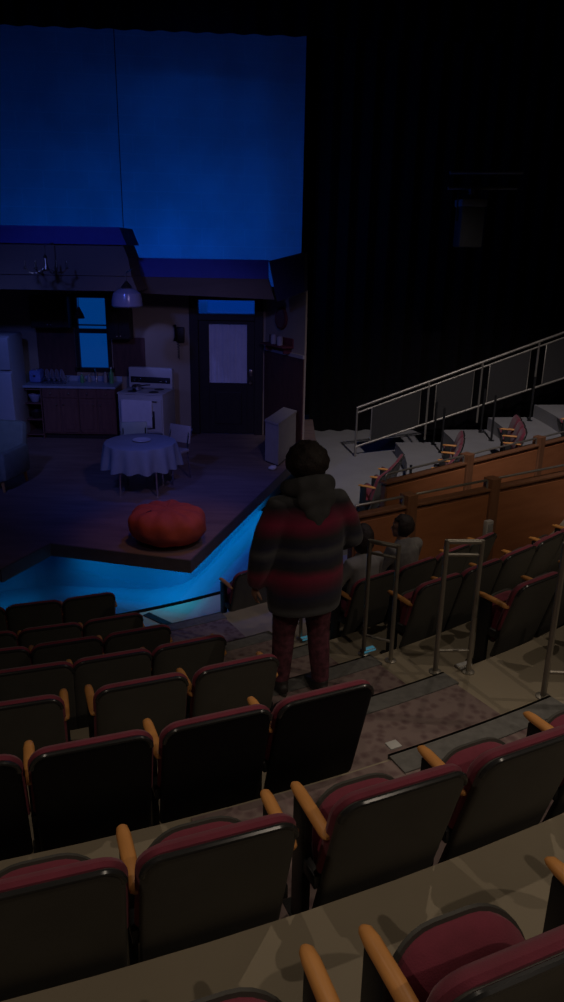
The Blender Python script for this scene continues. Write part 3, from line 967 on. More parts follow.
# table with a cloth
tx, ty = -2.05, 10.32
t = thing('kitchen_table', 'round kitchen table with chrome legs under a pale cloth', 'table', (tx, ty, ZH(0)))
t.scale = (0.93, 0.93, 1.0)
finish('tabletop', lathe([(0.50, 0.70), (0.52, 0.71), (0.52, 0.735), (0.50, 0.74)], 40), 'enamel', t)
for k in range(4):
    a = PI / 4 + k * PI / 2
    lb_ = bmesh.new()
    tube(lb_, [(0.40 * math.cos(a), 0.40 * math.sin(a), 0.0), (0.38 * math.cos(a), 0.38 * math.sin(a), 0.71)], 0.016, 8)
    finish('leg', lb_, 'chrome', t)
bm = bmesh.new()
NS = 120
rings = []
for (r_, z, wv) in ((0.0, 0.744, 0), (0.30, 0.744, 0), (0.52, 0.744, 0), (0.545, 0.735, 0.002), (0.56, 0.70, 0.008), (0.575, 0.60, 0.02), (0.59, 0.50, 0.032), (0.60, 0.40, 0.042)):
    ring = []
    for k in range(NS):
        a = 2 * PI * k / NS
        rr_ = r_ + wv * (math.sin(a * 14) + 0.5 * math.sin(a * 9 + 1))
        ring.append(bm.verts.new((rr_ * math.cos(a), rr_ * math.sin(a), z - (0.01 * math.sin(a * 14) if z < 0.45 else 0))))
    rings.append(ring)
for i in range(1, len(rings) - 1):
    for k in range(NS):
        bm.faces.new((rings[i][k], rings[i][(k + 1) % NS], rings[i + 1][(k + 1) % NS], rings[i + 1][k]))
bm.faces.new(rings[1])
for v in rings[0]:
    bm.verts.remove(v)
tc_ = finish('tablecloth', bm, 'cloth', loc=(tx, ty, ZH(0)))
tc_.scale = (0.93, 0.93, 1.0)
tag(tc_, 'pale fluted cloth draped over the round kitchen table', 'tablecloth')
tag(finish('plate', lathe([(0.06, 0), (0.08, 0.003), (0.13, 0.016), (0.128, 0.02), (0.07, 0.008)], 28), 'enamel', loc=(tx + 0.02, ty + 0.02, ZH(0.746))), 'white plate lying in the middle of the kitchen table', 'plate')


def dinette_chair(loc, rot, m_, label):
    t = thing('dinette_chair', label, 'chair', loc, rot, 'chairs around the kitchen table')
    finish('seat', bx((-0.20, -0.20, 0.43), (0.20, 0.20, 0.48), 0.02), m_, t)
    bb = bmesh.new()
    box(bb, (0, 0, 0), (0.40, 0.035, 0.27), 0.015)
    bmesh.ops.rotate(bb, cent=(0, 0, 0), matrix=Matrix.Rotation(R(-8), 3, 'X'), verts=bb.verts)
    bmesh.ops.translate(bb, vec=(0, 0.235, 0.685), verts=bb.verts)
    finish('backrest', bb, m_, t)
    for s in (-1, 1):
        fb_ = bmesh.new()
        tube(fb_, [(s * 0.18, -0.20, 0.0), (s * 0.17, -0.17, 0.43)], 0.012, 8)
        finish('leg', fb_, 'chrome', t)
        fb_ = bmesh.new()
        tube(fb_, [(s * 0.18, 0.24, 0.0), (s * 0.17, 0.18, 0.43), (s * 0.17, 0.20, 0.60), (s * 0.17, 0.25, 0.79)], 0.012, 8)
        finish('leg', fb_, 'chrome', t)


dinette_chair((-2.28, 10.99, ZH(0)), R(8), 'vinyl', 'pale green dinette chair behind the kitchen table')
dinette_chair((-1.70, 10.88, ZH(0)), R(-30), 'cream', 'cream dinette chair at the right of the kitchen table')

# bean bag
bm = bmesh.new()
g = bmesh.ops.create_uvsphere(bm, u_segments=64, v_segments=40, radius=1)
for v in bm.verts:
    x, y, z = v.co
    a = math.atan2(y, x)
    hr = math.hypot(x, y)
    sq = hr ** 0.75 if hr > 0 else 0
    X, Y = 0.47 * sq * math.cos(a), 0.42 * sq * math.sin(a)
    Z = 0.25 + 0.245 * (abs(z) ** 0.72) * (0.82 if z > 0 else -1)
    w_ = 0.018 * noise.noise(Vector((X * 5, Y * 5, Z * 5))) + 0.012 * math.sin(a * 10 + Z * 9) * (1 if 0.08 < Z < 0.44 else 0.2)
    k = 1 + w_ * 1.6
    if Z > 0.36:
        Z -= 0.035 * math.exp(-((X + 0.1) ** 2 + (Y + 0.05) ** 2) / 0.02)
    v.co = (X * k, Y * k, max(0.0, Z + w_))
bbg = thing('bean_bag', 'red canvas bean bag on the stage near the front corner', 'bean bag', (-1.37, 8.34, ZH(0)), R(-10))
finish('cover', bm, 'beanbag', bbg)
hb = bmesh.new()
tube(hb, [(-0.20, -0.16, 0.405), (-0.14, -0.18, 0.44), (-0.08, -0.17, 0.405)], 0.012, 8)
finish('carry_loop', hb, 'darkred', bbg)

# pale cabinet at the right end of the stage
pA, pB, pC = on_level(265, 462, STAGE), on_level(278, 467, STAGE), Vector((0.22, 12.72, STAGE))
t = thing('half_wall_cabinet', 'pale boxy low cabinet standing at the right end of the stage', 'cabinet', (0, 0, 0))
e1 = Vector((pB.x - pA.x, pB.y - pA.y, 0))
e2 = Vector((pC.x - pB.x, pC.y - pB.y, 0))
q = [Vector((pA.x, pA.y, 0)), Vector((pB.x, pB.y, 0)), Vector((pB.x, pB.y, 0)) + e2, Vector((pA.x, pA.y, 0)) + e2]
finish('body', prism(q, STAGE + 0.03, STAGE + 0.70), 'cream', t, smooth=False)
cq = sum(q, Vector()) / 4
finish('top', prism([cq + (p - cq) * 1.05 for p in q], STAGE + 0.70, STAGE + 0.73), 'cream', t, smooth=False)
finish('plinth', prism([cq + (p - cq) * 0.94 for p in q], STAGE, STAGE + 0.03), 'blackmetal', t, smooth=False)
g = on_level(270, 464, STAGE)
bm = bmesh.new()
ellipsoid(bm, (0, 0, 0.04), (0.07, 0.06, 0.04), u=14, v=10)
for v in bm.verts:
    v.co *= 1 + 0.25 * noise.noise(v.co * 22)
    v.co.z = max(0, v.co.z)
tag(finish('crumpled_paper', bm, 'paper', loc=(-0.16, 11.52, STAGE)), 'crumpled white paper on the stage in front of the pale cabinet', 'paper')
bm = bmesh.new()
ellipsoid(bm, (0, 0, 0.09), (0.14, 0.12, 0.13), u=20, v=14)
for v in bm.verts:
    v.co *= 1 + 0.35 * noise.noise(v.co * 12)
    v.co.z = max(0, v.co.z)
tag(finish('cloth_heap', bm, 'bluecloth', loc=(-1.84, 13.55, ZH(0))), 'small blue cloth heap on the floor between stove and door', 'cloth')
# cable cover on the walkway
a, b_ = polar(7.66, 27.4), polar(8.20, 29.0)
t_ = (b_ - a).normalized()
n_ = Vector((-t_.y, t_.x, 0)) * 0.045
tag(finish('cable_cover', prism([a - n_, b_ - n_, b_ + n_, a + n_], 0.001, 0.014), 'blackmetal', smooth=False), 'flat dark cable cover lying across the pale walkway', 'cable cover')

# ------------------------------------------------------------------ theatre seats
SW = 0.508
ZT = 0.78


def lean(z):                       # recline of the back: offset forward of the top
    return 0.155 * (ZT - z) / 0.55


def back_place(x, z, d):
    return Vector((x, lean(z) + d - 0.012 * math.cos(x / 0.25 * 1.3), z))


def make_seat(folded=True, shell='shell', left=True, right=False):
    """list of (name, mesh object builder) for one seat; origin on the floor under the top of the back, facing +y"""
    parts = []
    h = SW / 2
    out = rrect(-h, h, 0.11, ZT - 0.015, 0.075, 0.03)
    parts.append(('back_shell', slab_from_outline(out, [(0.02, 0.0), (0.006, 0.004), (0, 0.012), (0, 0.03)], back_place), shell))
    out = rrect(-h - 0.013, h + 0.013, 0.34, ZT + 0.002, 0.09, 0.05)
    parts.append(('back_cushion', slab_from_outline(out, [(0.022, 0.026), (0.010, 0.031), (0.001, 0.046), (0.006, 0.066), (0.028, 0.086), (0.08, 0.100), (0.15, 0.105)], back_place), 'maroon'))
    bm = bmesh.new()
    o2 = rrect(-h + 0.004, h - 0.004, 0.20, ZT - 0.012, 0.072, 0.03, 8)
    pts = [back_place(x, z, 0.010) for x, z in o2 if z > 0.50]
    tube(bm, pts, 0.011, 8)
    parts.append(('edge_trim', bm, 'trim'))
    if folded:
        hz, top, y0, y1 = 0.22, 0.535, 0.23, 0.345

        def fp(x, z, d):
            u = (z - hz) / (top - hz)
            return Vector((x, y0 + (y1 - y0) * u + d, z))
        out = rrect(-0.225, 0.225, hz, top, 0.17, 0.05, 8)
        parts.append(('seat_cushion', slab_from_outline(out, [(0.11, -0.062), (0.05, -0.055), (0.015, -0.035), (0.0, -0.01), (0.004, 0.012)], fp), 'maroon'))
        out = rrect(-0.232, 0.232, hz - 0.01, top + 0.008, 0.175, 0.05, 8)
        parts.append(('seat_pan', slab_from_outline(out, [(0.0, 0.008), (0.0, 0.02), (0.02, 0.035), (0.08, 0.045)], fp), shell))
    else:
        def fp2(x, z, d):
            return Vector((x, z, 0.40 + d + 0.03 * (z - 0.16) / 0.4))
        out = rrect(-0.225, 0.225, 0.15, 0.56, 0.14, 0.05, 8)
        parts.append(('seat_cushion', slab_from_outline(out, [(0.004, -0.012), (0.0, 0.01), (0.015, 0.035), (0.05, 0.052), (0.11, 0.058)], fp2), 'maroon'))
        out = rrect(-0.23, 0.23, 0.145, 0.565, 0.145, 0.05, 8)
        parts.append(('seat_pan', slab_from_outline(out, [(0.08, -0.045), (0.02, -0.035), (0.0, -0.02), (0.0, -0.008)], fp2), shell))
    for on, s in ((left, -1), (right, 1)):
        if not on:
            continue
        x = s * 0.262
        bm = bmesh.new()
        tube(bm, [(x, 0.085, 0.584), (x, 0.093, 0.585), (x, 0.115, 0.587), (x, 0.20, 0.592), (x, 0.33, 0.595), (x, 0.363, 0.595), (x, 0.378, 0.591)],
             [(0.012, 0.008), (0.021, 0.015), (0.025, 0.018), (0.026, 0.019), (0.025, 0.018), (0.020, 0.014), (0.011, 0.007)], 14, refv=Vector((1, 0, 0)))
        parts.append(('armrest', bm, 'arm'))
        bm = bx((x - 0.018, 0.24, 0.012), (x + 0.018, 0.34, 0.575), 0.006)
        bx((x - 0.03, 0.16, 0.0), (x + 0.03, 0.40, 0.014), 0.004, bm)
        bx((x - 0.015, 0.15, 0.30), (x + 0.015, 0.26, 0.36), 0.004, bm)
        parts.append(('standard', bm, 'blackmetal'))
    root = thing('theater_seat', '', 'seat')
    for n_, bm, m_ in parts:
        o = finish(n_, bm, m_, root)
    return root


PROTO = {}


def seat(kind, loc, rot, label, group):
    """kind = (folded, shell, left arm, right arm)"""
    if kind not in PROTO:
        r_ = make_seat(*kind)
        PROTO[kind] = r_
    else:
        src = PROTO[kind]
        r_ = src.copy()
        COL.objects.link(r_)
        for ch in list(src.children):
            c_ = ch.copy()
            COL.objects.link(c_)
            c_.parent = r_
    r_.location = loc
    r_.rotation_euler = (0, 0, rot)
    r_['label'] = label
    r_['category'] = 'seat'
    r_['group'] = group
    return r_


ORD = ['first', 'second', 'third', 'fourth', 'fifth', 'sixth', 'seventh', 'eighth', 'ninth', 'tenth']
# left block: angle of the aisle-side seat, step to the next one, how many
LEFT = dict(a=([21.9, 18.3, 14.7, 11.2]), b=([22.4, 19.2, 16.0]), c=([22.75, 19.8, 16.9]), d=([23.8, 21.1, 18.5, 15.8]), e=([24.05, 21.37, 18.1, 15.4]), f=([24.7, 22.25, 19.75, 17.3]), g=([21.05, 18.75]), h=([20.25, 17.9]))
RIGHT = dict(a=[34.0], c=[35.3, 38.3, 41.3, 44.1], d=[35.2, 37.95, 40.7, 43.45, 46.2], e=[36.0, 38.6, 41.2], f=[36.6, 39.0], g=[23.8, 26.2, 28.6, 31.0], h=[23.0, 25.4, 27.8])
OCC = {('R', 'c', 0), ('R', 'c', 1)}
for k in ROWS:
    for i, deg in enumerate(LEFT[k]):
        if i >= len(LEFT[k]):
            continue
        p = polar(ROW_R[k], deg, LEVEL[k])
        px, py = project(p + Vector((0.25, 0, 0.8)))
        if px < -12:
            continue
        last = i == 0
        extra = k == 'e' and i == 2
        kind = (True, 'shell_shaded' if k == 'f' else 'shell', True, last and k in 'abcdefgh' or extra)
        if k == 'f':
            kind = (True, 'shell_shaded', True, False)
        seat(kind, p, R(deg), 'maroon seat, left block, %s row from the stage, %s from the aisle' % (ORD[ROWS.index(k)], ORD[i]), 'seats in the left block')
    for i, deg in enumerate(RIGHT.get(k, [])):
        rad = 8.68 if k == 'a' else ROW_R[k]
        p = polar(rad, deg, LEVEL[k])
        px, py = project(p + Vector((-0.25, 0, 0.8)))
        if px > 1300:
            continue
        occ = ('R', k, i) in OCC
        last = i == len(RIGHT[k]) - 1
        kind = (not occ, 'shell', True, last)
        seat(kind, p, R(deg), 'maroon seat, right block beyond the aisle, %s row from the stage, %s from the left' % (ORD[ROWS.index(k)], ORD[i]), 'seats in the right block')

# far block across the stage
def on_the_near_side(p, lim=0.25):
    """True where a far seat would stand in or before the farther partition"""
    a, b_ = on_level(384, 484, CZ - 2.90), on_level(600, 430, CZ - 2.90)
    d = Vector((b_.x - a.x, b_.y - a.y, 0)).normalized()
    v = Vector((p.x - a.x, p.y - a.y, 0))
    return d.x * v.y - d.y * v.x < lim


FAR_R = [7.55, 8.55, 9.55, 10.55, 11.55]
for i, rr_ in enumerate(FAR_R):
    z = 0.0 + RISE * 1.0 * i
    if i > 0:
        pl = []
        for r_, rev in ((FAR_R[i - 1] + 0.02, False), (13.2, True)):
            a0 = 45.0
            while on_the_near_side(polar(r_, a0), 0.07) and a0 < 95:
                a0 += 0.25
            an = [a0 + (96 - a0) * q_ / 16 for q_ in range(17)]
            pl += [polar(r_, a_) for a_ in (an[::-1] if rev else an)]
        struct(finish('floor_tier', prism(pl, z - RISE, z), 'walk', smooth=False))
    k = 0
    deg = 64.0 + 0.6 * i
    while deg < 82:
        if not (i == 0 and deg > 75):
            p = polar(rr_, deg, z)
            px, py = project(p + Vector((0, 0, 0.8)))
            w_ = on_the_near_side(p)
            if px < 585 and not w_:
                seat((True, 'shell', True, False), p, R(deg), 'maroon seat beyond both wood partitions, %s row up, %s from the near end' % (ORD[i], ORD[k]), 'seats in the far block')
        k += 1
        deg += math.degrees(0.56 / rr_)

# ------------------------------------------------------------------ handrails at the row ends
def hoop(p, q_, h, label, light=True):
    """two posts joined by two top bars and a kick bar"""
    p, q_ = Vector(p), Vector(q_)
    t = thing('handrail', label, 'handrail', p, 0, 'handrails along the aisle')
    d = q_ - p
    for c_ in (Vector((0, 0, 0)), d):
        bm = bmesh.new()
        tube(bm, [c_, c_ + Vector((0, 0, h - d.z * (1 if c_.length else 0)))], 0.0175, 12)
        lathe([(0.045, 0), (0.045, 0.008), (0.024, 0.014)], 16, bm, c_)
        finish('post', bm, 'steel', t)
    d0 = Vector((d.x, d.y, 0))
    for hh, n_, r_ in ((h - 0.012, 'top_rail', 0.018), (h - 0.105, 'lower_rail', 0.012), (0.17, 'kick_rail', 0.012)):
        bm = bmesh.new()
        tube(bm, [Vector((0, 0, hh)), d0 + Vector((0, 0, hh))], r_, 10)
        finish(n_, bm, 'steel', t)


hA = on_level(363.5, 654, LEVEL['e'])
hA2 = on_level(390.5, 661, LEVEL['e'])
hoop(hA, hA2, 0.98, 'steel hoop handrail by the bluish step light, nearest the walking person')
hB = on_level(435, 672, LEVEL['f'])
hB2 = on_level(468, 672, LEVEL['f'])
hoop(hB, hB2, 0.99, 'steel hoop handrail at the middle of the aisle edge')
hC = on_level(543, 697, LEVEL['g'])
hC2 = on_level(600, 699, LEVEL['g'])
hoop(hC, hC2, 0.99, 'steel hoop handrail nearest the camera, at the right edge')
hD = polar(EDGE['c'] + 0.08, 31.5, LEVEL['c'])
hD2 = hD + Vector((0.26, -0.04, 0))
hoop(hD, hD2, 0.96, 'steel hoop handrail half hidden behind the walking person')
for (px, py, k, m_, lab) in ((368, 652, 'e', 'steplight', 'small glowing blue step light at the foot of a handrail'), (306, 640, 'c', 'steplight', 'small glowing blue step light seen between the walking legs'), (463, 668, 'f', 'paper', 'small unlit white step light below the middle handrail')):
    g = on_level(px, py, LEVEL[k])
    t = thing('step_light', lab, 'step light', (g.x, g.y, LEVEL[k] + 0.012), R(30))
    finish('housing', bx((-0.065, -0.025, 0.0), (0.065, 0.025, 0.022), 0.005), 'steel', t)
    finish('lens', bx((-0.055, -0.030, 0.005), (0.055, -0.024, 0.019), 0.002), m_, t)
    finish('top_lens', bx((-0.055, -0.018, 0.020), (0.055, 0.018, 0.025), 0.002), m_, t)
g = on_level(393, 749, LEVEL['g'])
tag(finish('row_marker', bx((-0.035, -0.03, 0), (0.035, 0.03, 0.01), 0.003), 'paper', loc=(g.x, g.y, LEVEL['g'] + 0.021)), 'small blank white plate on the carpeted step nosing', 'marker')
bpy.data.objects['row_marker'].rotation_euler = (0, 0, R(27))

# ------------------------------------------------------------------ wood partitions
def partition(name, a, b_, ztop, label, posts, panel_split):
    a, b_ = Vector((a[0], a[1], 0)), Vector((b_[0], b_[1], 0))
    L = (b_ - a).length
    t = thing(name, label, 'partition', a, math.atan2((b_ - a).y, (b_ - a).x))
    finish('core', bx((0, -0.03, 0), (L, 0.05, ztop)), 'panelframe', t, smooth=False)
    finish('cap', bx((-0.02, -0.06, ztop), (L + 0.02, 0.07, ztop + 0.03), 0.005), 'panelframe', t, smooth=False)
    e = [0] + posts + [L]
    for i in range(len(e) - 1):
        x0, x1 = e[i] + (0.09 if i else 0.03), e[i + 1] - (0.09 if i < len(e) - 2 else 0.03)
        fr = bx((x0, -0.045, 0.12), (x1, -0.03, ztop - 0.05), 0.004)
        finish('panel', fr, 'panel', t, smooth=False)
        rl = bmesh.new()
        zz = ztop + 0.13
        tube(rl, [(x0, 0.0, ztop + 0.02), (x0, 0.0, zz - 0.02), (x0 + 0.02, 0.0, zz), (x1 - 0.02, 0.0, zz), (x1, 0.0, zz - 0.02), (x1, 0.0, ztop + 0.02)], 0.016, 10)
        finish('top_rail', rl, 'steel', t)
    for x in posts:
        finish('post', bx((x - 0.075, -0.07, 0), (x + 0.075, 0.08, ztop + 0.15), 0.008), 'panelframe', t, smooth=False)
    return t


zt1 = CZ - 2.70
A_ = on_level(352, 518, zt1)
B_ = on_level(600, 467, zt1)
dv = Vector((B_.x - A_.x, B_.y - A_.y, 0))
def along(px, py):
    p = on_level(px, py, zt1)
    return (Vector((p.x, p.y, 0)) - Vector((A_.x, A_.y, 0))).dot(dv.normalized())
partition('wood_partition', A_, B_, zt1, 'orange-brown paneled wood partition behind the right block seats, the nearer one', [along(405.5, 505), along(491, 489)], 0)
zt2 = CZ - 2.90
A2_ = on_level(384, 484, zt2)
B2_ = on_level(600, 430, zt2)
partition('wood_partition', A2_, B2_, zt2, 'orange-brown wood partition in front of the far block, the farther one', [1.75, 3.6], 0)
g = on_plane(487, 531, 7.75)
t = thing('junction_box', 'pale grey wall box on the partition post above the seat row', 'box', g, R(30))
finish('body', bx((-0.05, -0.04, -0.13), (0.05, 0.02, 0.13), 0.008), 'cream', t)
finish('cover_plate', bx((-0.035, -0.048, -0.02), (0.035, -0.04, 0.10), 0.004), 'greyknit', t)

# ------------------------------------------------------------------ railing up the far side
PR = 95.0
def rail_pt(px, py):
    d = ray(px, py)
    s_, c_ = math.sin(R(PR)), -math.cos(R(PR))
    # CEN + r*(s_, c_) = t*d in plan
    det = s_ * (-d.y) - (-d.x) * c_
    r_ = (-CEN.x * (-d.y) - (-d.x) * (-CEN.y)) / det
    p = polar(r_, PR)
    return r_
base = polar(6.67, PR, CZ - 3.90)
t = thing('stair_railing', 'long sloping steel railing with dark mesh panels along the far stairs', 'railing', base, R(PR - 90))
K = 0.337
Lr = 6.2
def tops(u):
    return K * u + 0.84 + 0.034 * u
for n_, f_, r_ in (('top_rail', lambda u: tops(u), 0.028), ('second_rail', lambda u: tops(u) - 0.11, 0.02), ('bottom_rail', lambda u: K * u, 0.024)):
    bm = bmesh.new()
    tube(bm, [(0, 0, f_(0)), (Lr, 0, f_(Lr))], r_, 10)
    finish(n_, bm, 'steel', t)
cps = [rail_pt(x, 410) - 6.67 for x in (356.5, 427, 478, 531)] + [rail_pt(592, 380) - 6.67]
for x in cps:
    if x < 0:
        x = 0.01
    bm = bmesh.new()
    tube(bm, [(x, 0, K * x - 0.35), (x, 0, tops(x))], 0.024, 10)
    finish('post', bm, 'steel', t)
gp = 0.16
for i in range(len(cps) - 1):
    x0 = max(cps[i], 0) + gp * (1.0 if i else 2.0)
    x1 = cps[i + 1] - gp * 1.0
    bm = bmesh.new()
    pts = [(x0, 0, K * x0 + 0.01), (x1, 0, K * x1 + 0.01), (x1, 0, tops(x1) - 0.11), (x0, 0, tops(x0) - 0.11)]
    tube(bm, pts + [pts[0]], 0.014, 8)
    pn = finish('panel_frame', bm, 'steel', t)
    pts2 = [Vector((x0, -0.004, K * x0 + 0.03)), Vector((x1, -0.004, K * x1 + 0.03)), Vector((x1, -0.004, tops(x1) - 0.13)), Vector((x0, -0.004, tops(x0) - 0.13))]
    finish('mesh_panel', solid(pts2, (0, 0.008, 0)), 'screen', pn, smooth=False)
# dark upright posts between the far rows
for i, (px, py, k) in enumerate(((389, 468, 0), (442, 440, 1), (470, 438, 1), (497, 424, 2), (521, 410, 2), (557, 400, 3))):
    rr_ = FAR_R[k] + 0.35
    # on the tier, at the angle that meets this sight line
    best = min((abs(project(polar(rr_, a_ / 2, RISE * k + 0.4))[0] - px), a_ / 2) for a_ in range(130, 190))
    p = polar(rr_ if k == 0 else rr_ - 0.55, best[1], RISE * k)
    t = thing('aisle_post', 'thin dark post standing among the far seats, %s from the left' % ORD[i], 'post', p, 0, 'posts among the far seats')
    bm = bmesh.new()
    tube(bm, [(0, 0, 0), (0, 0, 0.93)], 0.022, 10)
    finish('shaft', bm, 'blackmetal', t)
    finish('foot', lathe([(0.06, 0), (0.06, 0.012), (0.025, 0.02)], 14), 'blackmetal', t)

# ------------------------------------------------------------------ rigging in the dark at the upper right
g = on_plane(469, 224, 15.0)
t = thing('stage_lantern', 'boxy stage lantern hanging from pipes in the dark at upper right', 'lantern', g, R(8))
finish('housing', bx((-0.23, -0.18, -0.42), (0.23, 0.18, 0.36), 0.03), 'grille', t)
finish('top_cap', bx((-0.25, -0.20, 0.30), (0.25, 0.20, 0.43), 0.02), 'lantern_top', t)
bm = bmesh.new()
tube(bm, [(-0.26, 0, 0.05), (-0.26, 0, 0.55), (0.26, 0, 0.55), (0.26, 0, 0.05)], 0.018, 8)
finish('yoke', bm, 'grille', t)
bm = bmesh.new()
box(bm, (0.0, 0, 0.57), (0.10, 0.09, 0.10), 0.01)
finish('clamp', bm, 'lantern_top', t)
for (xa, xb, py, lab) in ((450, 523, 172.5, 'upper thin hanging pipe above the stage lantern'), (448, 517, 188, 'lower thin hanging pipe just above the stage lantern')):
    a, b_ = on_plane(xa, py, 15.0), on_plane(xb, py, 15.1)
    bm = bmesh.new()
    tube(bm, [a, b_], 0.032, 10)
    lp = tag(finish('lighting_pipe', bm, 'lantern_top'), lab, 'pipe')
    for q_ in (0.12, 0.88):
        c_ = a.lerp(b_, q_)
        bm = bmesh.new()
        tube(bm, [c_, Vector((c_.x, c_.y, 13.0))], 0.004, 6)
        finish('suspension_cable', bm, 'black', lp)

# ------------------------------------------------------------------ people
def remeshed(o, vox, it=6):
    r_ = o.modifiers.new('r', 'REMESH')
    r_.mode = 'VOXEL'
    r_.voxel_size = vox
    r_.use_smooth_shade = True
    s_ = o.modifiers.new('s', 'SMOOTH')
    s_.iterations = it
    s_.factor = 0.5
    return o


def head(bm, c, yaw=0.0, k=1.0):
    """head facing +y with brow, nose, lips, chin and ears; c is the centre of the skull"""
    g0 = set(bm.verts)
    ellipsoid(bm, (0, 0.0, 0.02), (0.078, 0.098, 0.105))
    ellipsoid(bm, (0, 0.03, -0.055), (0.058, 0.066, 0.07))
    ellipsoid(bm, (0, 0.072, -0.105), (0.026, 0.024, 0.02), u=12, v=8)
    ellipsoid(bm, (0, 0.098, -0.028), (0.013, 0.022, 0.026), u=12, v=8)
    ellipsoid(bm, (0, 0.102, -0.042), (0.018, 0.016, 0.012), u=12, v=8)
    ellipsoid(bm, (0, 0.090, -0.070), (0.026, 0.012, 0.007), u=12, v=8)
    ellipsoid(bm, (0, 0.088, -0.082), (0.022, 0.012, 0.008), u=12, v=8)
    ellipsoid(bm, (0, 0.085, 0.022), (0.056, 0.016, 0.012), u=14, v=8)
    for s in (-1, 1):
        ellipsoid(bm, (s * 0.034, 0.083, -0.002), (0.014, 0.012, 0.011), u=10, v=8)
        ellipsoid(bm, (s * 0.080, -0.005, -0.015), (0.011, 0.022, 0.034), u=12, v=8)
    vs = [v for v in bm.verts if v not in g0]
    bmesh.ops.scale(bm, vec=(k, k, k), verts=vs)
    bmesh.ops.rotate(bm, cent=(0, 0, 0), matrix=Matrix.Rotation(yaw, 3, 'Z'), verts=vs)
    bmesh.ops.translate(bm, vec=c, verts=vs)


def hand(bm, wrist, direction, palm_n, s=1, curl=0.5):
    """palm, five unequal bent fingers; direction runs wrist to knuckles, palm_n is the way the palm faces, s the thumb side"""
    d = Vector(direction).normalized()
    n_ = Vector(palm_n)
    n_ = (n_ - d * n_.dot(d)).normalized()
    a = d.cross(n_) * s
    w_ = Vector(wrist)
    kn = w_ + d * 0.095
    tube(bm, [w_ - d * 0.02, w_ + d * 0.03, w_ + d * 0.07, kn], [(0.028, 0.022), (0.036, 0.017), (0.042, 0.015), (0.040, 0.012)], 12, refv=a)
    for off, ln in ((0.030, 0.072), (0.010, 0.082), (-0.010, 0.076), (-0.029, 0.060)):
        b0 = kn + a * off - d * 0.01
        d1 = (d + n_ * curl * 0.6).normalized()
        d2 = (d + n_ * curl * 1.8).normalized()
        d3 = (d + n_ * curl * 3.0).normalized()
        p1 = b0 + d1 * ln * 0.48
        p2 = p1 + d2 * ln * 0.32
        p3 = p2 + d3 * ln * 0.26
        tube(bm, [b0, p1, p2, p3], [0.0095, 0.009, 0.008, 0.006], 8)
    b0 = w_ + d * 0.03 + a * 0.030
    p1 = b0 + (d * 0.6 + a * 0.8 + n_ * 0.3).normalized() * 0.042
    p2 = p1 + (d * 0.9 + a * 0.35 + n_ * 0.4).normalized() * 0.034
    tube(bm, [b0, p1, p2], [0.013, 0.011, 0.008], 8)


def hair_mesh(c, r_, amp, seed, freq=14):
    bm = bmesh.new()
    ellipsoid(bm, (0, 0, 0), r_, u=48, v=32)
    for v in bm.verts:
        k = 1 + amp * noise.noise(v.co * freq + Vector((seed, 0, 0))) + amp * 0.5 * noise.noise(v.co * freq * 2.6 + Vector((0, seed, 0)))
        v.co = v.co * k
    bmesh.ops.translate(bm, vec=c, verts=bm.verts)
    return bm


pp = on_level(318, 686, LEVEL['e'])
pp = polar(11.36, 27.7, LEVEL['e'])
t = thing('person', 'person with dark bushy hair in a long striped coat walking down the aisle', 'person', (pp.x, pp.y, LEVEL['e'] + 0.012), R(24))
t.scale = (0.96, 0.96, 0.985)
# joints
LH, LK, LA = Vector((-0.10, 0.0, 0.92)), Vector((-0.125, 0.07, 0.50)), Vector((-0.14, 0.08, 0.09))
RH_, RK, RA = Vector((0.10, 0.0, 0.92)), Vector((0.12, 0.0, 0.50)), Vector((0.135, -0.04, 0.09))
SL, EL, WL = Vector((-0.235, -0.02, 1.47)), Vector((-0.345, -0.03, 1.15)), Vector((-0.355, 0.05, 0.90))
SR, ER, WR = Vector((0.235, -0.02, 1.47)), Vector((0.365, 0.00, 1.18)), Vector((0.33, 0.22, 1.06))
HC = Vector((0.0, 0.04, 1.715))
bm = bmesh.new()
tube(bm, [(0, 0, 0.86), (0, 0, 0.98), (0, -0.01, 1.15), (0, -0.02, 1.32), (0, -0.02, 1.44), (0, -0.01, 1.52), (0, 0.01, 1.60), (0, 0.03, 1.66)],
     [(0.17, 0.12), (0.18, 0.13), (0.16, 0.11), (0.18, 0.12), (0.20, 0.11), (0.09, 0.075), (0.06, 0.06), (0.058, 0.058)], 20, refv=Vector((1, 0, 0)))
for H_, K_, A__ in ((LH, LK, LA), (RH_, RK, RA)):
    tube(bm, [H_, H_.lerp(K_, 0.4), K_, K_.lerp(A__, 0.35), A__, A__ + Vector((0, -0.01, -0.05))], [0.095, 0.088, 0.060, 0.060, 0.040, 0.042], 14)
    tube(bm, [A__ + Vector((0, -0.05, -0.055)), A__ + Vector((0, 0.04, -0.045)), A__ + Vector((0, 0.13, -0.065)), A__ + Vector((0, 0.18, -0.07))], [(0.034, 0.03), (0.040, 0.035), (0.044, 0.02), (0.03, 0.012)], 12, refv=Vector((1, 0, 0)))
for S_, E_, W_, s in ((SL, EL, WL, 1), (SR, ER, WR, -1)):
    tube(bm, [Vector((0.12 * (1 if S_.x > 0 else -1), -0.02, 1.46)), S_, S_.lerp(E_, 0.5), E_, E_.lerp(W_, 0.4), W_], [0.075, 0.065, 0.052, 0.044, 0.042, 0.028], 12)
    dd = (W_ - E_).normalized()
    hand(bm, W_, dd, (1 if S_.x < 0 else -1, 0.1, 0), s, 0.5)
head(bm, HC, R(6))
remeshed(finish('body', bm, 'skin', t), 0.006, 4)
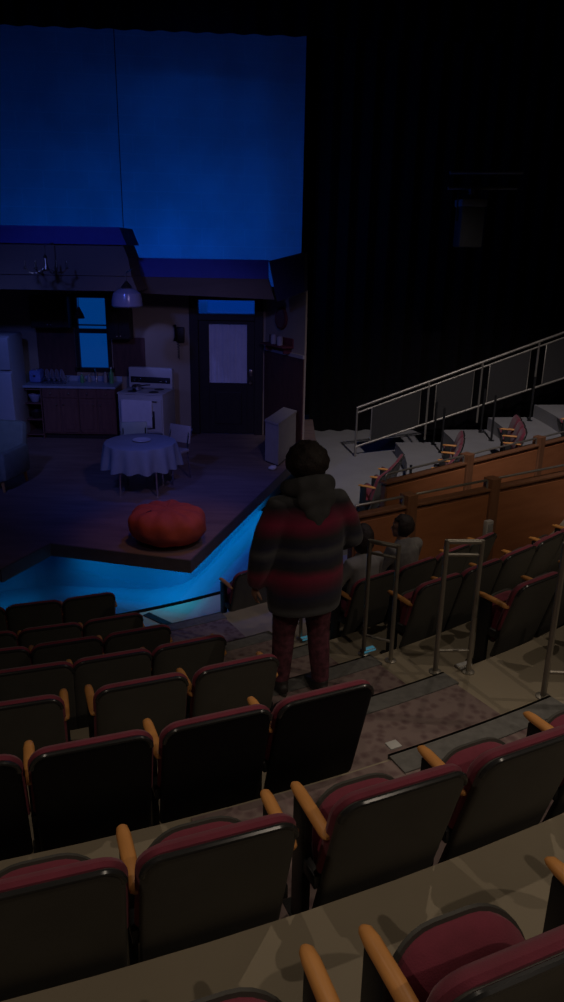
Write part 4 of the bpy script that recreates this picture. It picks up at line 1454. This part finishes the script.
# trousers
bm = bmesh.new()
tube(bm, [(0, 0, 0.80), (0, 0, 0.90), (0, 0, 1.0)], [(0.19, 0.13), (0.19, 0.14), (0.18, 0.13)], 20, refv=Vector((1, 0, 0)))
for H_, K_, A__ in ((LH, LK, LA), (RH_, RK, RA)):
    tube(bm, [H_, H_.lerp(K_, 0.5), K_, K_.lerp(A__, 0.4), A__.lerp(K_, 0.12), A__ + Vector((0, 0, 0.01))], [0.118, 0.108, 0.085, 0.080, 0.068, 0.066], 16)
remeshed(finish('trousers', bm, 'trousers', t), 0.012, 5)
for A__ in (LA, RA):
    bm = bmesh.new()
    tube(bm, [A__ + Vector((0, -0.085, -0.05)), A__ + Vector((0, -0.05, -0.045)), A__ + Vector((0, 0.03, -0.035)), A__ + Vector((0, 0.12, -0.055)), A__ + Vector((0, 0.20, -0.07)), A__ + Vector((0, 0.225, -0.075))],
         [(0.03, 0.03), (0.044, 0.042), (0.050, 0.048), (0.054, 0.034), (0.044, 0.022), (0.02, 0.012)], 16, refv=Vector((1, 0, 0)))
    tube(bm, [A__ + Vector((0, -0.01, -0.03)), A__ + Vector((0, -0.012, 0.03))], [0.056, 0.054], 14)
    for v in bm.verts:
        v.co.z = max(v.co.z, A__.z - 0.082)
    sh = remeshed(finish('shoe', bm, 'shoe', t), 0.010, 3)
    finish('sole', prism([(A__.x + 0.05 * math.cos(a) * (1.0 if math.sin(a) > 0 else 0.85), A__.y + 0.06 + 0.155 * math.sin(a)) for a in [2 * PI * i / 24 for i in range(24)]], A__.z - 0.089, A__.z - 0.072), 'sole', sh)
# coat with sleeves
bm = bmesh.new()
tube(bm, [(0, 0, 0.70), (0, 0, 0.80), (0, -0.005, 0.92), (0, -0.01, 1.12), (0, -0.02, 1.28), (0, -0.02, 1.40), (0, -0.015, 1.48), (0, -0.005, 1.54), (0, 0.0, 1.58)],
     [(0.275, 0.19), (0.285, 0.20), (0.29, 0.205), (0.275, 0.20), (0.27, 0.195), (0.265, 0.175), (0.225, 0.15), (0.15, 0.12), (0.10, 0.10)], 28, refv=Vector((1, 0, 0)))
for S_, E_, W_ in ((SL, EL, WL), (SR, ER, WR)):
    s = 1 if S_.x > 0 else -1
    tube(bm, [Vector((0.10 * s, -0.02, 1.44)), S_ + Vector((-0.01 * s, 0, -0.02)), S_.lerp(E_, 0.5), E_, E_.lerp(W_, 0.5), W_.lerp(E_, 0.05)], [0.12, 0.108, 0.100, 0.092, 0.082, 0.072], 16)
remeshed(finish('coat', bm, 'stripes', t), 0.016, 8)
# hood lying on the back
bm = bmesh.new()
tube(bm, [(-0.14, 0.07, 1.57), (-0.15, -0.03, 1.60), (-0.10, -0.115, 1.625), (0, -0.14, 1.63), (0.10, -0.115, 1.625), (0.15, -0.03, 1.60), (0.14, 0.07, 1.57)],
     [(0.04, 0.05), (0.05, 0.06), (0.05, 0.07), (0.055, 0.08), (0.05, 0.07), (0.05, 0.06), (0.04, 0.05)], 14)
ellipsoid(bm, (0, -0.150, 1.54), (0.15, 0.05, 0.09))
ellipsoid(bm, (0, -0.165, 1.46), (0.10, 0.04, 0.08))
ellipsoid(bm, (0, -0.170, 1.40), (0.045, 0.035, 0.06))
remeshed(finish('hood', bm, 'hood', t), 0.014, 6)
hb = hair_mesh((0, 0, 0), (0.148, 0.150, 0.135), 0.10, 3.1, 16)
for v in hb.verts:
    if v.co.y > 0.055 and v.co.z < 0.07:
        v.co.y = 0.055 + (v.co.y - 0.055) * 0.15
bmesh.ops.translate(hb, vec=HC + Vector((0, -0.025, 0.045)), verts=hb.verts)
finish('hair', hb, 'hair', t)


def seated(loc, rot, label, shirt, hair_r, yaw, leanx=0.0, arm_up=False, k=1.0):
    t = thing('person', label, 'person', loc, rot)
    t.scale = (k, k, k)
    HC = Vector((leanx, 0.30, 1.16))
    hip = 0.55
    bm = bmesh.new()
    tube(bm, [(0, 0.26, hip - 0.03), (0, 0.25, hip + 0.10), (leanx * 0.4, 0.24, 0.78), (leanx * 0.7, 0.25, 0.92), (leanx * 0.9, 0.27, 1.0), (leanx, 0.29, 1.06), (leanx, 0.30, 1.12)],
         [(0.17, 0.12), (0.165, 0.12), (0.155, 0.11), (0.165, 0.11), (0.08, 0.07), (0.055, 0.055), (0.055, 0.055)], 18, refv=Vector((1, 0, 0)))
    legs = []
    for s in (-1, 1):
        pts = [(s * 0.09, 0.28, hip), (s * 0.11, 0.50, hip + 0.01), (s * 0.12, 0.68, hip - 0.01), (s * 0.12, 0.70, 0.30), (s * 0.12, 0.68, 0.08)]
        tube(bm, pts, [0.085, 0.075, 0.058, 0.050, 0.036], 12)
        tube(bm, [(s * 0.12, 0.64, 0.035), (s * 0.12, 0.74, 0.035), (s * 0.12, 0.86, 0.022)], [(0.032, 0.03), (0.04, 0.03), (0.03, 0.015)], 10, refv=Vector((1, 0, 0)))
        legs.append(pts)
        S_ = Vector((leanx * 0.8 + s * 0.19, 0.25, 0.94))
        E_ = Vector((s * 0.27, 0.34, 0.70))
        W_ = Vector((s * 0.16, 0.56, 0.68))
        tube(bm, [Vector((leanx * 0.8 + s * 0.10, 0.25, 0.95)), S_, E_, W_], [0.06, 0.055, 0.04, 0.026], 12)
        hand(bm, W_, (W_ - E_), (0, 0, -1), s, 0.5)
    head(bm, HC, yaw)
    remeshed(finish('body', bm, 'skin', t), 0.008, 3)
    bm = bmesh.new()
    for pts in legs:
        tube(bm, pts, [0.10, 0.09, 0.075, 0.065, 0.055], 12)
    remeshed(finish('trousers', bm, 'navyshirt', t), 0.016, 4)
    bm = bmesh.new()
    tube(bm, [(0, 0.26, hip - 0.04), (0, 0.25, hip + 0.10), (leanx * 0.4, 0.24, 0.78), (leanx * 0.7, 0.25, 0.92), (leanx * 0.9, 0.265, 0.99), (leanx, 0.28, 1.03)],
         [(0.19, 0.14), (0.185, 0.14), (0.175, 0.13), (0.185, 0.125), (0.11, 0.095), (0.075, 0.075)], 18, refv=Vector((1, 0, 0)))
    for s in (-1, 1):
        S_ = Vector((leanx * 0.8 + s * 0.19, 0.25, 0.94))
        E_ = Vector((s * 0.27, 0.34, 0.70))
        W_ = Vector((s * 0.16, 0.56, 0.68))
        tube(bm, [Vector((leanx * 0.8 + s * 0.08, 0.25, 0.94)), S_, E_, W_.lerp(E_, 0.1)], [0.08, 0.075, 0.058, 0.042], 12)
    remeshed(finish('top', bm, shirt, t), 0.014, 5)
    hb = hair_mesh((0, 0, 0), hair_r, 0.06, 1.7, 18)
    for v in hb.verts:
        if v.co.y > 0.045 and v.co.z < 0.06:
            v.co.y = 0.045 + (v.co.y - 0.045) * 0.15
    bmesh.ops.rotate(hb, cent=(0, 0, 0), matrix=Matrix.Rotation(yaw, 3, 'Z'), verts=hb.verts)
    bmesh.ops.translate(hb, vec=HC + Vector((0, -0.02, 0.015)), verts=hb.verts)
    finish('hair', hb, 'hair', t)
    for s in (-1, 1):
        bm = bmesh.new()
        tube(bm, [(s * 0.12, 0.61, 0.045), (s * 0.12, 0.68, 0.055), (s * 0.12, 0.80, 0.04), (s * 0.12, 0.89, 0.025)], [(0.035, 0.04), (0.045, 0.05), (0.048, 0.035), (0.03, 0.02)], 12, refv=Vector((1, 0, 0)))
        for v in bm.verts:
            v.co.z = max(0.004, v.co.z)
        finish('shoe', bm, 'shoe', t)
    return t


p = polar(ROW_R['c'], 38.3, LEVEL['c'])
seated(p, R(38.3), 'seated person in a grey hoodie with short dark hair, head turned left', 'greyknit', (0.100, 0.115, 0.125), R(38), 0.0, k=0.92)
p = polar(ROW_R['c'], 35.3, LEVEL['c'])
seated(p, R(35.3), 'seated person with long dark hair and pale top beside the striped coat', 'paleshirt', (0.110, 0.120, 0.170), R(-4), 0.0, k=0.9)
